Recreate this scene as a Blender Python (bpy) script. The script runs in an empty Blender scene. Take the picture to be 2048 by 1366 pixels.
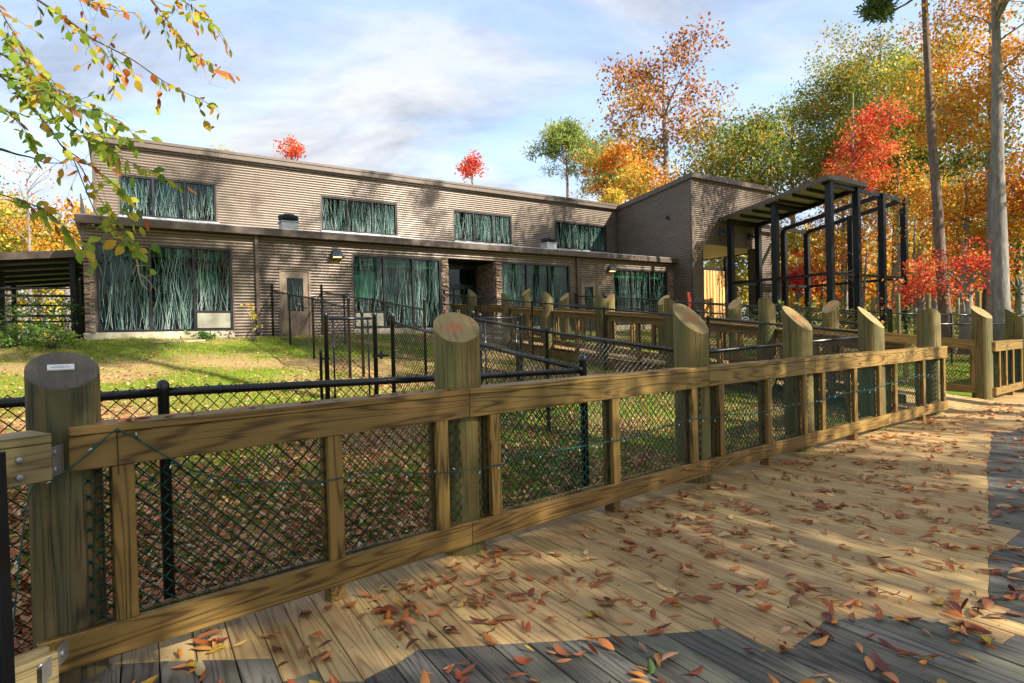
import bpy, math, random
import numpy as np
from mathutils import Vector, Matrix

# ------------------------------------------------------------------ camera, sky, sun, exposure
sc = bpy.context.scene
F_PX, PITCH, ROLL, YB, CAM_H = 1185.0, .0102, -.0247, .9885, 1.5
_cp, _sp, _c, _r = math.cos(PITCH), math.sin(PITCH), math.cos(ROLL), math.sin(ROLL)
FW = np.array([0, _cp, -_sp]); _up = np.array([0, _sp, _cp]); _rt = np.array([1., 0, 0])
RT = _c*_rt + _r*_up; UP = -_r*_rt + _c*_up; CAM = np.array([0, 0, CAM_H])
cd = bpy.data.cameras.new('camera'); co = bpy.data.objects.new('camera', cd); sc.collection.objects.link(co)
cd.sensor_width = 36; cd.lens = F_PX/2048*36; cd.clip_start = .05; cd.clip_end = 3000
co.matrix_world = Matrix(((RT[0], UP[0], -FW[0], CAM[0]), (RT[1], UP[1], -FW[1], CAM[1]), (RT[2], UP[2], -FW[2], CAM[2]), (0, 0, 0, 1)))
sc.camera = co

SUN_AZ = math.radians(121)      # compass-like: 0 = +Y, 90 = +X
SUN_EL = math.radians(34)
SKY_STRENGTH = .15
SUN_STRENGTH = 4.5
w = bpy.data.worlds.new('World'); sc.world = w; w.use_nodes = True
nt = w.node_tree; nt.nodes.clear()
def N(t, typ, **kw):
    n = t.nodes.new(typ)
    for k, v in kw.items(): setattr(n, k, v)
    return n
out = N(nt, 'ShaderNodeOutputWorld'); bg = N(nt, 'ShaderNodeBackground'); bg.inputs['Strength'].default_value = SKY_STRENGTH
sky = N(nt, 'ShaderNodeTexSky', sky_type='NISHITA', sun_disc=False, sun_elevation=SUN_EL, sun_rotation=SUN_AZ)
sky.air_density = 1.0; sky.dust_density = .6; sky.ozone_density = 1.5
tc = N(nt, 'ShaderNodeTexCoord'); sep = N(nt, 'ShaderNodeSeparateXYZ'); nt.links.new(tc.outputs['Generated'], sep.inputs[0])
mz = N(nt, 'ShaderNodeMath', operation='MAXIMUM'); nt.links.new(sep.outputs['Z'], mz.inputs[0]); mz.inputs[1].default_value = 0
az = N(nt, 'ShaderNodeMath', operation='ADD'); nt.links.new(mz.outputs[0], az.inputs[0]); az.inputs[1].default_value = .22
cx = N(nt, 'ShaderNodeCombineXYZ')
for i, ax in enumerate('XY'):
    d = N(nt, 'ShaderNodeMath', operation='DIVIDE'); nt.links.new(sep.outputs[ax], d.inputs[0]); nt.links.new(az.outputs[0], d.inputs[1]); nt.links.new(d.outputs[0], cx.inputs[i])
mp = N(nt, 'ShaderNodeMapping'); mp.inputs['Rotation'].default_value = (0, 0, .5); mp.inputs['Scale'].default_value = (1.0, 1.7, 1); mp.inputs['Location'].default_value = (3.1, .4, 0)
nt.links.new(cx.outputs[0], mp.inputs[0])
n1 = N(nt, 'ShaderNodeTexNoise'); n1.inputs['Scale'].default_value = 1.15; n1.inputs['Detail'].default_value = 10; n1.inputs['Roughness'].default_value = .6; n1.inputs['Distortion'].default_value = .7
nt.links.new(mp.outputs[0], n1.inputs['Vector'])
rp = N(nt, 'ShaderNodeValToRGB'); rp.color_ramp.elements[0].position = .4; rp.color_ramp.elements[1].position = .62
rp.color_ramp.elements[0].color = (.34, .34, .34, 1); rp.color_ramp.elements[1].color = (1, 1, 1, 1)
nt.links.new(n1.outputs['Fac'], rp.inputs[0])
hz = N(nt, 'ShaderNodeMapRange'); nt.links.new(sep.outputs['Z'], hz.inputs[0]); hz.inputs[1].default_value = .04; hz.inputs[2].default_value = .5; hz.inputs[3].default_value = 1; hz.inputs[4].default_value = .0
mxh = N(nt, 'ShaderNodeMath', operation='MAXIMUM'); nt.links.new(hz.outputs[0], mxh.inputs[0]); nt.links.new(rp.outputs[0], mxh.inputs[1])
mx = N(nt, 'ShaderNodeMix', data_type='RGBA'); nt.links.new(mxh.outputs[0], mx.inputs['Factor']); nt.links.new(sky.outputs[0], mx.inputs['A'])
n2 = N(nt, 'ShaderNodeTexNoise'); n2.inputs['Scale'].default_value = 1.9; n2.inputs['Detail'].default_value = 8; n2.inputs['Roughness'].default_value = .62; n2.inputs['Distortion'].default_value = .4; nt.links.new(mp.outputs[0], n2.inputs['Vector'])
rc = N(nt, 'ShaderNodeValToRGB'); rc.color_ramp.elements[0].position = .34; rc.color_ramp.elements[1].position = .6; rc.color_ramp.elements[0].color = (.52, .575, .68, 1); rc.color_ramp.elements[1].color = (1, 1, 1, 1); nt.links.new(n2.outputs['Fac'], rc.inputs[0])
mc = N(nt, 'ShaderNodeMix', data_type='RGBA', blend_type='MULTIPLY'); mc.inputs['Factor'].default_value = 1; nt.links.new(rc.outputs[0], mc.inputs['A']); mc.inputs['B'].default_value = (2.4, 2.46, 2.56, 1)
nt.links.new(mc.outputs['Result'], mx.inputs['B'])
nt.links.new(mx.outputs['Result'], bg.inputs['Color']); nt.links.new(bg.outputs[0], out.inputs[0])

sl = bpy.data.lights.new('sun', 'SUN'); so = bpy.data.objects.new('sun', sl); sc.collection.objects.link(so)
sl.energy = SUN_STRENGTH; sl.angle = math.radians(.55); sl.color = (1, .92, .8)
SUNV = Vector((math.sin(SUN_AZ)*math.cos(SUN_EL), math.cos(SUN_AZ)*math.cos(SUN_EL), math.sin(SUN_EL)))
so.rotation_euler = SUNV.to_track_quat('Z', 'Y').to_euler(); so.location = (30, -20, 40)
sc.view_settings.view_transform = 'Standard'; sc.view_settings.look = 'None'; sc.view_settings.gamma = 1
sc.view_settings.exposure = 1.42
sc.render.engine = 'CYCLES'
sc.cycles.max_bounces = 5; sc.cycles.diffuse_bounces = 3; sc.cycles.glossy_bounces = 3; sc.cycles.transmission_bounces = 4; sc.cycles.transparent_max_bounces = 16

# ------------------------------------------------------------------ geometry helpers
rng = np.random.default_rng(7); random.seed(7)
COL = sc.collection
BX = np.array([math.sin(YB), math.cos(YB), 0.]); BY = np.array([-math.cos(YB), math.sin(YB), 0.])
BROT = math.atan2(BX[1], BX[0])
def ray(x, y): return FW + RT*(x-1024)/F_PX - UP*(y-683)/F_PX
def atd(x, y, D): d = ray(x, y); return CAM + d*D/d[1]
def onz(x, y, z=0.): d = ray(x, y); return CAM + d*(z-CAM_H)/d[2]
def onpl(x, y, P, n): d = ray(x, y); return CAM + d*((np.asarray(P)-CAM)@n)/(d@n)
O0 = atd(592, 668, 20.3); O0[2] = 0
def W(u, v, z=0.): return O0 + u*BX + v*BY + np.array([0, 0, z])
def UV(P): q = np.asarray(P)-O0; return q@BX, q@BY
_gv = [-60, -25, -17.6, -15, -12, -8, -5, -2.4, 0, .6, 12, 40, 90]; _gz = [-.9, -.5, -.17, .05, .3, .65, 1.0, 1.36, 1.7, 1.72, 1.8, 2.2, 3.0]
def G(x, y):
    v = (x-O0[0])*BY[0] + (y-O0[1])*BY[1]
    return np.interp(v, _gv, _gz)
def GP(x, y): return np.array([x, y, float(G(x, y))])

class MB:
    """collects shapes in world space; build() links them as one mesh object under a parent"""
    def __init__(s): s.v = []; s.f = []; s.g = []; s.m = []; s.n = 0; s.t = []
    def add(s, verts, faces, grain=None, mat=0, tint=0.):
        verts = np.asarray(verts, float); k = len(verts)
        s.v.append(verts); s.g.append(np.asarray(grain, float) if grain is not None else verts.copy())
        s.f += [tuple(i+s.n for i in f) for f in faces]; s.m += [mat]*len(faces); s.t.append(np.full(k, tint)); s.n += k
    def box(s, c, ax, ay, az, mat=0, seed=None, bev=0.):
        """c centre, ax/ay/az half-extent vectors; grain runs along the longest one"""
        c = np.asarray(c, float); A = [np.asarray(a, float) for a in (ax, ay, az)]
        L = [np.linalg.norm(a) for a in A]; o = sorted(range(3), key=lambda i: -L[i])
        sg = np.array([(i, j, k) for i in (-1, 1) for j in (-1, 1) for k in (-1, 1)], float)
        off = rng.uniform(0, 50, 3) if seed is None else np.asarray(seed, float)
        if bev <= 0:
            V = c + sg@np.array(A); Gc = np.stack([sg[:, o[i]]*L[o[i]] for i in range(3)], 1)+off
            s.add(V, [(0, 1, 3, 2), (4, 6, 7, 5), (0, 4, 5, 1), (2, 3, 7, 6), (0, 2, 6, 4), (1, 5, 7, 3)], Gc, mat)
        else:
            V = []; idx = {}
            for q in sg:
                for a in range(3):
                    p = q.copy()
                    for b in range(3):
                        if b != a: p[b] = q[b]*(1-bev/L[b])
                    idx[(tuple(q), a)] = len(V); V.append(p)
            V = np.array(V); fs = []
            def I(i, j, k, a): return idx[((float(i), float(j), float(k)), a)]
            for a in range(3):
                b, d = (a+1) % 3, (a+2) % 3
                for e in (-1, 1):
                    q = []
                    for (sb, sd) in ((-1, -1), (1, -1), (1, 1), (-1, 1)):
                        t = [0, 0, 0]; t[a] = e; t[b] = sb; t[d] = sd; q.append(I(*t, a))
                    fs.append(tuple(q if e > 0 else q[::-1]))
                for sb in (-1, 1):
                    for sd in (-1, 1):   # edges along a
                        t0 = [0, 0, 0]; t1 = [0, 0, 0]; t0[a] = -1; t1[a] = 1; t0[b] = t1[b] = sb; t0[d] = t1[d] = sd
                        q = (I(*t0, b), I(*t1, b), I(*t1, d), I(*t0, d)); fs.append(q if sb*sd > 0 else q[::-1])
            for q in sg:
                t = [int(x) for x in q]; tri = (I(*t, 0), I(*t, 1), I(*t, 2)); fs.append(tri if t[0]*t[1]*t[2] > 0 else tri[::-1])
            Gc = np.stack([V[:, o[i]]*L[o[i]] for i in range(3)], 1)+off
            s.add(c + V@np.array(A), fs, Gc, mat)
        return s
    def bx(s, u0, u1, v0, v1, z0, z1, mat=0, bev=0.):
        """box in the building frame"""
        return s.box(W((u0+u1)/2, (v0+v1)/2, (z0+z1)/2), BX*abs(u1-u0)/2, BY*abs(v1-v0)/2, np.array([0, 0, abs(z1-z0)/2]), mat, None, bev)
    def bar(s, a, b, wd, ht, side=None, mat=0, bev=0.):
        """square bar from a to b; wd along side, ht along the other"""
        a = np.asarray(a, float); b = np.asarray(b, float); d = b-a; L = np.linalg.norm(d); d = d/L
        side = np.asarray(side, float) if side is not None else np.cross(d, [0, 0, 1] if abs(d[2]) < .9 else [0, 1, 0])
        side = side - d*(side@d); side /= np.linalg.norm(side); o = np.cross(d, side)
        return s.box((a+b)/2, d*L/2, side*wd/2, o*ht/2, mat, None, bev)
    def tube(s, pts, rad, n=8, mat=0, cap=True, tint=0.):
        pts = np.asarray(pts, float); k = len(pts); rad = np.broadcast_to(np.asarray(rad, float), (k,))
        T = np.gradient(pts, axis=0) if k > 2 else np.repeat((pts[1:]-pts[:1]), 2, 0)
        T /= np.maximum(np.linalg.norm(T, axis=1, keepdims=True), 1e-9)
        ref = np.array([0, 0, 1.]) if abs(T[0][2]) < .9 else np.array([1., 0, 0]); V = []; Gc = []; acc = 0; off = rng.uniform(0, 50)
        for i in range(k):
            a = np.cross(T[i], ref); a /= np.linalg.norm(a); b = np.cross(T[i], a)
            if i: acc += np.linalg.norm(pts[i]-pts[i-1])
            for j in range(n):
                th = 2*math.pi*j/n; V.append(pts[i]+rad[i]*(a*math.cos(th)+b*math.sin(th)))
                Gc.append((acc+off, rad[i]*math.cos(th), rad[i]*math.sin(th)))
        fs = [(i*n+j, i*n+(j+1) % n, (i+1)*n+(j+1) % n, (i+1)*n+j) for i in range(k-1) for j in range(n)]
        if cap: fs += [tuple(range(n))[::-1], tuple((k-1)*n+j for j in range(n))]
        s.add(V, fs, Gc, mat, tint); return s
    def build(s, name, mat, parent=None, smooth=False, grain=True, tint=False):
        V = np.concatenate(s.v) if s.v else np.zeros((0, 3))
        inv = np.array(world_mat(parent).inverted()) if parent is not None else np.eye(4)
        V = V@inv[:3, :3].T + inv[:3, 3]
        me = bpy.data.meshes.new(name); me.from_pydata(V.tolist(), [], s.f)
        mats = mat if isinstance(mat, (list, tuple)) else [mat]
        for m in mats: me.materials.append(m)
        if len(mats) > 1: me.polygons.foreach_set('material_index', s.m)
        if grain:
            at = me.attributes.new('grain', 'FLOAT_VECTOR', 'POINT'); at.data.foreach_set('vector', np.concatenate(s.g).astype(np.float32).ravel())
        if tint:
            at = me.attributes.new('tint', 'FLOAT', 'POINT'); at.data.foreach_set('value', np.concatenate(s.t).astype(np.float32))
        if smooth: me.polygons.foreach_set('use_smooth', [True]*len(me.polygons))
        o = bpy.data.objects.new(name, me); COL.objects.link(o); o.parent = parent
        return o
def world_mat(o):
    m = Matrix.LocRotScale(o.location, o.rotation_euler, o.scale)
    return (world_mat(o.parent) @ m) if o.parent else m
def tag(o, label=None, cat=None, group=None, kind=None):
    if label: o['label'] = label
    if cat: o['category'] = cat
    if group: o['group'] = group
    if kind: o['kind'] = kind
    return o
def thing(name, label, cat, loc=(0, 0, 0), rz=0., group=None):
    o = bpy.data.objects.new(name, None); COL.objects.link(o); o.location = [float(x) for x in loc]; o.rotation_euler = (0, 0, rz); o.empty_display_size = .2
    return tag(o, label, cat, group)
def fast_mesh(name, V, quads, mat, parent=None, tint=None, smooth=False, grain=None, tris=None):
    """big meshes from numpy; V (n,3) world, quads (m,4) int"""
    V = np.asarray(V, np.float64)
    inv = np.array(world_mat(parent).inverted()) if parent is not None else np.eye(4)
    V = V@inv[:3, :3].T + inv[:3, 3]
    F = quads if quads is not None else tris; k = F.shape[1]
    me = bpy.data.meshes.new(name); me.vertices.add(len(V)); me.vertices.foreach_set('co', V.astype(np.float32).ravel())
    me.loops.add(F.size); me.loops.foreach_set('vertex_index', F.astype(np.int32).ravel())
    me.polygons.add(len(F)); me.polygons.foreach_set('loop_start', np.arange(0, F.size, k, dtype=np.int32))
    try: me.polygons.foreach_set('loop_total', np.full(len(F), k, dtype=np.int32))
    except Exception: pass
    if smooth: me.polygons.foreach_set('use_smooth', np.ones(len(F), dtype=bool))
    me.update(calc_edges=True); me.materials.append(mat)
    if tint is not None: at = me.attributes.new('tint', 'FLOAT', 'POINT'); at.data.foreach_set('value', np.asarray(tint, np.float32))
    if grain is not None: at = me.attributes.new('grain', 'FLOAT_VECTOR', 'POINT'); at.data.foreach_set('vector', np.asarray(grain, np.float32).ravel())
    o = bpy.data.objects.new(name, me); COL.objects.link(o); o.parent = parent
    return o

# ------------------------------------------------------------------ materials
def mat(name):
    m = bpy.data.materials.new(name); m.use_nodes = True; t = m.node_tree; t.nodes.clear()
    o = N(t, 'ShaderNodeOutputMaterial'); p = N(t, 'ShaderNodeBsdfPrincipled'); t.links.new(p.outputs[0], o.inputs[0])
    return m, t, p, o
def ramp(t, fac, stops, interp='LINEAR'):
    r = N(t, 'ShaderNodeValToRGB'); r.color_ramp.interpolation = interp
    e = r.color_ramp.elements
    while len(e) < len(stops): e.new(.5)
    for i, (p, c) in enumerate(stops): e[i].position = p; e[i].color = (*c, 1)
    t.links.new(fac, r.inputs[0]); return r.outputs[0]
def noise(t, vec, scale=5., detail=3., rough=.5, vscale=None, dist=0., loc=None):
    if vscale is not None or loc is not None:
        m = N(t, 'ShaderNodeMapping'); m.inputs['Scale'].default_value = vscale or (1, 1, 1); m.inputs['Location'].default_value = loc or (0, 0, 0); t.links.new(vec, m.inputs[0]); vec = m.outputs[0]
    n = N(t, 'ShaderNodeTexNoise'); n.inputs['Scale'].default_value = scale; n.inputs['Detail'].default_value = detail; n.inputs['Roughness'].default_value = rough; n.inputs['Distortion'].default_value = dist
    t.links.new(vec, n.inputs['Vector']); return n.outputs['Fac']
def mth(t, op, a, b=None, c=None):
    n = N(t, 'ShaderNodeMath', operation=op)
    for i, x in enumerate((a, b, c)):
        if x is None: continue
        if isinstance(x, (int, float)): n.inputs[i].default_value = x
        else: t.links.new(x, n.inputs[i])
    return n.outputs[0]
def mix(t, fac, a, b, blend='MIX'):
    n = N(t, 'ShaderNodeMix', data_type='RGBA', blend_type=blend)
    for k, x in (('Factor', fac), ('A', a), ('B', b)):
        if isinstance(x, (int, float)): n.inputs[k].default_value = x
        elif isinstance(x, tuple): n.inputs[k].default_value = (*x, 1)
        else: t.links.new(x, n.inputs[k])
    return n.outputs['Result']
def attr(t, name, o='Vector'): a = N(t, 'ShaderNodeAttribute', attribute_name=name); return a.outputs[o]
def bump(t, p, h, strength=.3, dist=.01):
    b = N(t, 'ShaderNodeBump'); b.inputs['Strength'].default_value = strength; b.inputs['Distance'].default_value = dist; t.links.new(h, b.inputs['Height']); t.links.new(b.outputs[0], p.inputs['Normal'])
def plain(name, col, rough=.5, metal=0., var=0., vs=20., spec=.5, bmp=0.):
    m, t, p, o = mat(name); p.inputs['Roughness'].default_value = rough; p.inputs['Metallic'].default_value = metal; p.inputs['Specular IOR Level'].default_value = spec
    if var:
        g = N(t, 'ShaderNodeTexCoord').outputs['Object']; n = noise(t, g, vs, 4, .6)
        c = ramp(t, n, [(.3, tuple(x*(1-var) for x in col)), (.7, tuple(min(1, x*(1+var)) for x in col))]); t.links.new(c, p.inputs['Base Color'])
        if bmp: bump(t, p, n, bmp, .004)
    else: p.inputs['Base Color'].default_value = (*col, 1)
    return m
def wood(name, light, dark, freq=9., rough=.6, rand=.25, streak=.35, green=None, stain=None, vscale=(.45, 7, 7), crack=0.):
    m, t, p, o = mat(name); g = attr(t, 'grain')
    ri = N(t, 'ShaderNodeObjectInfo').outputs['Random']
    base = noise(t, g, 1.0, 1.2, .4, vscale)
    s = mth(t, 'SINE', mth(t, 'MULTIPLY', base, freq*6.283))
    s = mth(t, 'POWER', mth(t, 'MULTIPLY_ADD', s, .5, .5), 1.6)
    fine = noise(t, g, 1.0, 4, .65, (2.5, 55, 55))
    f = mth(t, 'ADD', mth(t, 'MULTIPLY', s, .72), mth(t, 'MULTIPLY', mth(t, 'SUBTRACT', fine, .5), streak*1.6))
    c = ramp(t, f, [(.0, light), (.42, tuple(a*.82+b*.18 for a, b in zip(light, dark))), (.62, tuple(a*.45+b*.55 for a, b in zip(light, dark))), (.9, dark)])
    vm = N(t, 'ShaderNodeMapping'); vm.inputs['Scale'].default_value = (1.1, 3.6, 3.6); t.links.new(g, vm.inputs[0]); vo = N(t, 'ShaderNodeTexVoronoi'); vo.inputs['Scale'].default_value = 1.; t.links.new(vm.outputs[0], vo.inputs['Vector'])
    kn = ramp(t, vo.outputs['Distance'], [(.035, (1, 1, 1)), (.075, (0, 0, 0))]); c = mix(t, mth(t, 'MULTIPLY', kn, .8), c, tuple(x*.35 for x in dark))
    if crack:
        cr_ = ramp(t, noise(t, g, 1., 3, .55, (1.3, 70, 70), loc=(3, 9, 1)), [(.62, (0, 0, 0)), (.68, (1, 1, 1))]); c = mix(t, mth(t, 'MULTIPLY', cr_, crack), c, tuple(x*.3 for x in dark))
    if green is not None:
        gn = noise(t, g, 1.0, 4, .6, (1.4, 5, 5), loc=(11, 3, 7)); c = mix(t, ramp(t, gn, [(.42, (0, 0, 0)), (.62, (1, 1, 1))]), c, mix(t, .55, c, green))
    if stain is not None:
        sn = noise(t, g, 1.0, 5, .65, (1.1, 2.2, 2.2), loc=(5, 31, 2)); c = mix(t, ramp(t, sn, [(.5, (0, 0, 0)), (.72, (.8, .8, .8))]), c, mix(t, .6, c, stain, 'MULTIPLY'))
    k = N(t, 'ShaderNodeHueSaturation'); k.inputs['Saturation'].default_value = 1.; t.links.new(c, k.inputs['Color'])
    t.links.new(mth(t, 'MULTIPLY_ADD', ri, rand*2, 1-rand), k.inputs['Value'])
    r2 = mth(t, 'FRACT', mth(t, 'MULTIPLY', ri, 17.3)); t.links.new(mth(t, 'MULTIPLY_ADD', r2, .014, .493), k.inputs['Hue'])
    t.links.new(k.outputs[0], p.inputs['Base Color']); p.inputs['Roughness'].default_value = rough; p.inputs['Specular IOR Level'].default_value = .3
    bump(t, p, mth(t, 'ADD', mth(t, 'MULTIPLY', fine, .8), mth(t, 'MULTIPLY', s, -.5)), .35, .003)
    return m
M = {}
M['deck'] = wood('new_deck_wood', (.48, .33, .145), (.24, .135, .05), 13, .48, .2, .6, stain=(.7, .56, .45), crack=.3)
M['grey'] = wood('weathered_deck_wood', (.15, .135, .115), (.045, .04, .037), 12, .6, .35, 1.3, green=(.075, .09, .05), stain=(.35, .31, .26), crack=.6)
M['rail'] = wood('railing_wood', (.25, .152, .042), (.05, .026, .008), 15, .45, .18, .6, crack=.5, stain=(.8, .68, .5))
M['railold'] = wood('weathered_railing_wood', (.24, .185, .085), (.08, .058, .028), 12, .6, .12, .7, crack=.6, stain=(.6, .55, .45))
M['post'] = wood('round_post_wood', (.185, .135, .042), (.06, .042, .014), 6, .65, .16, 1., green=(.1, .13, .045), stain=(.3, .26, .2), vscale=(.4, 10, 10), crack=.7)
M['oldpost'] = wood('old_post_wood', (.15, .105, .045), (.03, .022, .011), 6, .7, .05, 1., green=(.08, .11, .055), stain=(.13, .11, .08), vscale=(.8, 9, 9), crack=.85)
M['slat'] = wood('fresh_slat_wood', (.62, .36, .12), (.4, .18, .05), 5, .55, .25, .4)
def endgrain(name, a, b, heart, dark=0.):
    m, t, p, o = mat(name); g = attr(t, 'grain'); sx = N(t, 'ShaderNodeSeparateXYZ'); t.links.new(g, sx.inputs[0])
    r = mth(t, 'SQRT', mth(t, 'ADD', mth(t, 'POWER', sx.outputs['X'], 2.), mth(t, 'POWER', sx.outputs['Y'], 2.)))
    nz = noise(t, g, 9., 4, .6); r2 = mth(t, 'ADD', r, mth(t, 'MULTIPLY', nz, .02))
    s = mth(t, 'MULTIPLY_ADD', mth(t, 'SINE', mth(t, 'MULTIPLY', r2, 6.283/.017)), .5, .5)
    c = mix(t, mth(t, 'MULTIPLY', s, .75), a, b)
    saw = noise(t, g, 1., 4, .7, (4, 34, 4)); c = mix(t, ramp(t, saw, [(.45, (0, 0, 0)), (.75, (.85, .85, .85))]), c, tuple(x*.5 for x in b))
    h = ramp(t, mth(t, 'ADD', r, mth(t, 'MULTIPLY', mth(t, 'SUBTRACT', noise(t, g, 18., 4, .6, (1, 2.5, 1)), .5), .12)), [(.03, (1, 1, 1)), (.085, (0, 0, 0))]); c = mix(t, mth(t, 'MULTIPLY', h, .8), c, heart)
    # radial checks
    th = N(t, 'ShaderNodeMath', operation='ARCTAN2'); t.links.new(sx.outputs['Y'], th.inputs[0]); t.links.new(sx.outputs['X'], th.inputs[1])
    cb = N(t, 'ShaderNodeCombineXYZ'); t.links.new(th.outputs[0], cb.inputs[0]); t.links.new(mth(t, 'MULTIPLY', r, 1.5), cb.inputs[1])
    ck = ramp(t, noise(t, cb.outputs[0], 6.5, 2, .5), [(.66, (0, 0, 0)), (.7, (1, 1, 1))]); c = mix(t, mth(t, 'MULTIPLY', ck, .5), c, tuple(x*.25 for x in b))
    if dark: c = mix(t, ramp(t, noise(t, g, 7., 5, .6), [(.3, (dark,)*3), (.75, (dark*.45,)*3)]), c, (.045, .04, .035))
    t.links.new(c, p.inputs['Base Color']); p.inputs['Roughness'].default_value = .65; bump(t, p, saw, .3, .003); return m
M['end'] = endgrain('post_end_grain', (.36, .255, .085), (.17, .11, .035), (.42, .13, .035))
M['endold'] = endgrain('old_post_end_grain', (.22, .17, .085), (.12, .09, .045), (.2, .15, .08), .92)
M['black'] = plain('black_vinyl', (.010, .011, .013), .28, 0, spec=.5)
M['blacksteel'] = plain('black_painted_steel', (.008, .009, .011), .45, 0, .2, 6., spec=.3)
M['green'] = plain('green_vinyl', (.003, .07, .052), .35)
M['wire'] = plain('green_cable', (.004, .075, .06), .4)
M['bulb'] = plain('clear_bulb', (.75, .8, .8), .1)
M['galv'] = plain('galvanised_steel', (.42, .43, .43), .38, .8, .25, 14.)
M['bolt'] = plain('bolt_steel', (.3, .31, .32), .45, .7, .3, 60.)
def siding():
    m, t, p, o = mat('brown_metal_siding'); g = N(t, 'ShaderNodeTexCoord').outputs['Object']
    n = noise(t, g, 1., 4, .6, (.6, .6, 2.5)); c = ramp(t, n, [(.3, (.15, .117, .089)), (.7, (.185, .145, .112))])
    t.links.new(c, p.inputs['Base Color']); p.inputs['Roughness'].default_value = .5; p.inputs['Specular IOR Level'].default_value = .4; p.inputs['Metallic'].default_value = .5; p.inputs['Coat Weight'].default_value = .3; p.inputs['Coat Roughness'].default_value = .3
    return m
M['siding'] = siding()
M['trim'] = plain('brown_trim', (.085, .06, .042), .45, .1, .12, 3.)
M['doorpaint'] = plain('tan_door_paint', (.2, .145, .095), .45, 0, .08, 5.)
M['conc'] = plain('foundation_concrete', (.42, .36, .26), .85, 0, .3, 5., bmp=.3)
M['frame'] = plain('dark_window_frame', (.012, .013, .015), .35)
M['steel'] = plain('brushed_panel', (.34, .33, .25), .42, .5, .12, 4.)
M['soffit'] = plain('white_soffit', (.6, .58, .53), .6, 0, .06, 4.)
M['roofgrey'] = plain('panel_underside', (.3, .3, .3), .6, 0, .1, 3.)
M['lamp'] = plain('lamp_housing', (.05, .055, .065), .3, .3)
M['roofmetal'] = plain('roof_membrane', (.55, .56, .58), .4, .2, .1, 6.)
M['white'] = plain('white_plaque', (.75, .74, .72), .5)
M['ink'] = plain('ink', (.08, .08, .09), .6)
M['red'] = plain('red_tape', (.55, .05, .02), .5)
M['dirt'] = plain('riser_wood_dark', (.16, .1, .05), .7, 0, .2, 8.)
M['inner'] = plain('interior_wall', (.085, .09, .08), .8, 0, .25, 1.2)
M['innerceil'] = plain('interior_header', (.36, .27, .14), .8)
M['innerlit'] = plain('lit_interior_tint', (.5, .8, .68), .5)  # bright green tone stands in for a lit wall behind tinted glass
def glass():
    m, t, p, o = mat('tinted_glass'); t.nodes.remove(p)
    tr = N(t, 'ShaderNodeBsdfTransparent'); tr.inputs[0].default_value = (.14, .42, .3, 1)
    gl = N(t, 'ShaderNodeBsdfGlossy'); gl.inputs[0].default_value = (.9, .95, .95, 1); gl.inputs['Roughness'].default_value = .02
    lw = N(t, 'ShaderNodeFresnel'); lw.inputs['IOR'].default_value = 1.38
    mx_ = N(t, 'ShaderNodeMixShader'); t.links.new(mth(t, 'MULTIPLY_ADD', lw.outputs[0], .8, .01), mx_.inputs[0]); t.links.new(tr.outputs[0], mx_.inputs[1]); t.links.new(gl.outputs[0], mx_.inputs[2]); t.links.new(mx_.outputs[0], o.inputs[0])
    return m
M['glass'] = glass()
def etched():
    m, t, p, o = mat('etched_reed_print'); ti = attr(t, 'tint', 'Fac'); c = ramp(t, ti, [(0, (.025, .11, .08)), (.55, (.11, .25, .2)), (1, (.48, .58, .52))]); t.links.new(c, p.inputs['Base Color']); p.inputs['Roughness'].default_value = .5
    return m
M['reed'] = etched()
def stone():
    m, t, p, o = mat('ledge_stone'); ri = N(t, 'ShaderNodeObjectInfo').outputs['Random']; g = attr(t, 'grain')
    c = ramp(t, mth(t, 'FRACT', mth(t, 'ADD', mth(t, 'MULTIPLY', ri, .0), mth(t, 'MULTIPLY', noise(t, g, .9, 0), 6.))), [(0, (.1, .06, .04)), (.25, (.22, .14, .09)), (.5, (.36, .25, .17)), (.75, (.28, .2, .15)), (1, (.13, .1, .085))]); n = noise(t, g, 14., 5, .65)
    c = mix(t, mth(t, 'MULTIPLY', n, .6), c, (.1, .07, .05)); t.links.new(c, p.inputs['Base Color']); p.inputs['Roughness'].default_value = .85; bump(t, p, n, .6, .02); return m
M['stone'] = stone()
def glow(name, col, s):
    m, t, p, o = mat(name); p.inputs['Base Color'].default_value = (*col, 1); p.inputs['Emission Color'].default_value = (*col, 1); p.inputs['Emission Strength'].default_value = s; return m
M['lampglow'] = glow('lamp_lens', (1, .55, .16), 3.)
def leafmat(name, stops, transl=.4, usecolor=False, rough=.55, val=1.):
    m, t, p, o = mat(name)
    if usecolor: c = N(t, 'ShaderNodeObjectInfo').outputs['Color']; g = attr(t, 'grain'); c = mix(t, mth(t, 'MULTIPLY', noise(t, g, 60., 3), .35), c, (.12, .05, .02))
    else: c = ramp(t, attr(t, 'tint', 'Fac'), stops)
    t.links.new(c, p.inputs['Base Color']); p.inputs['Roughness'].default_value = rough; p.inputs['Specular IOR Level'].default_value = .35
    if transl:
        tl = N(t, 'ShaderNodeBsdfTranslucent'); t.links.new(c, tl.inputs[0]); ms = N(t, 'ShaderNodeMixShader'); ms.inputs[0].default_value = transl
        t.links.new(p.outputs[0], ms.inputs[1]); t.links.new(tl.outputs[0], ms.inputs[2]); t.links.new(ms.outputs[0], o.inputs[0])
    return m
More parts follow.
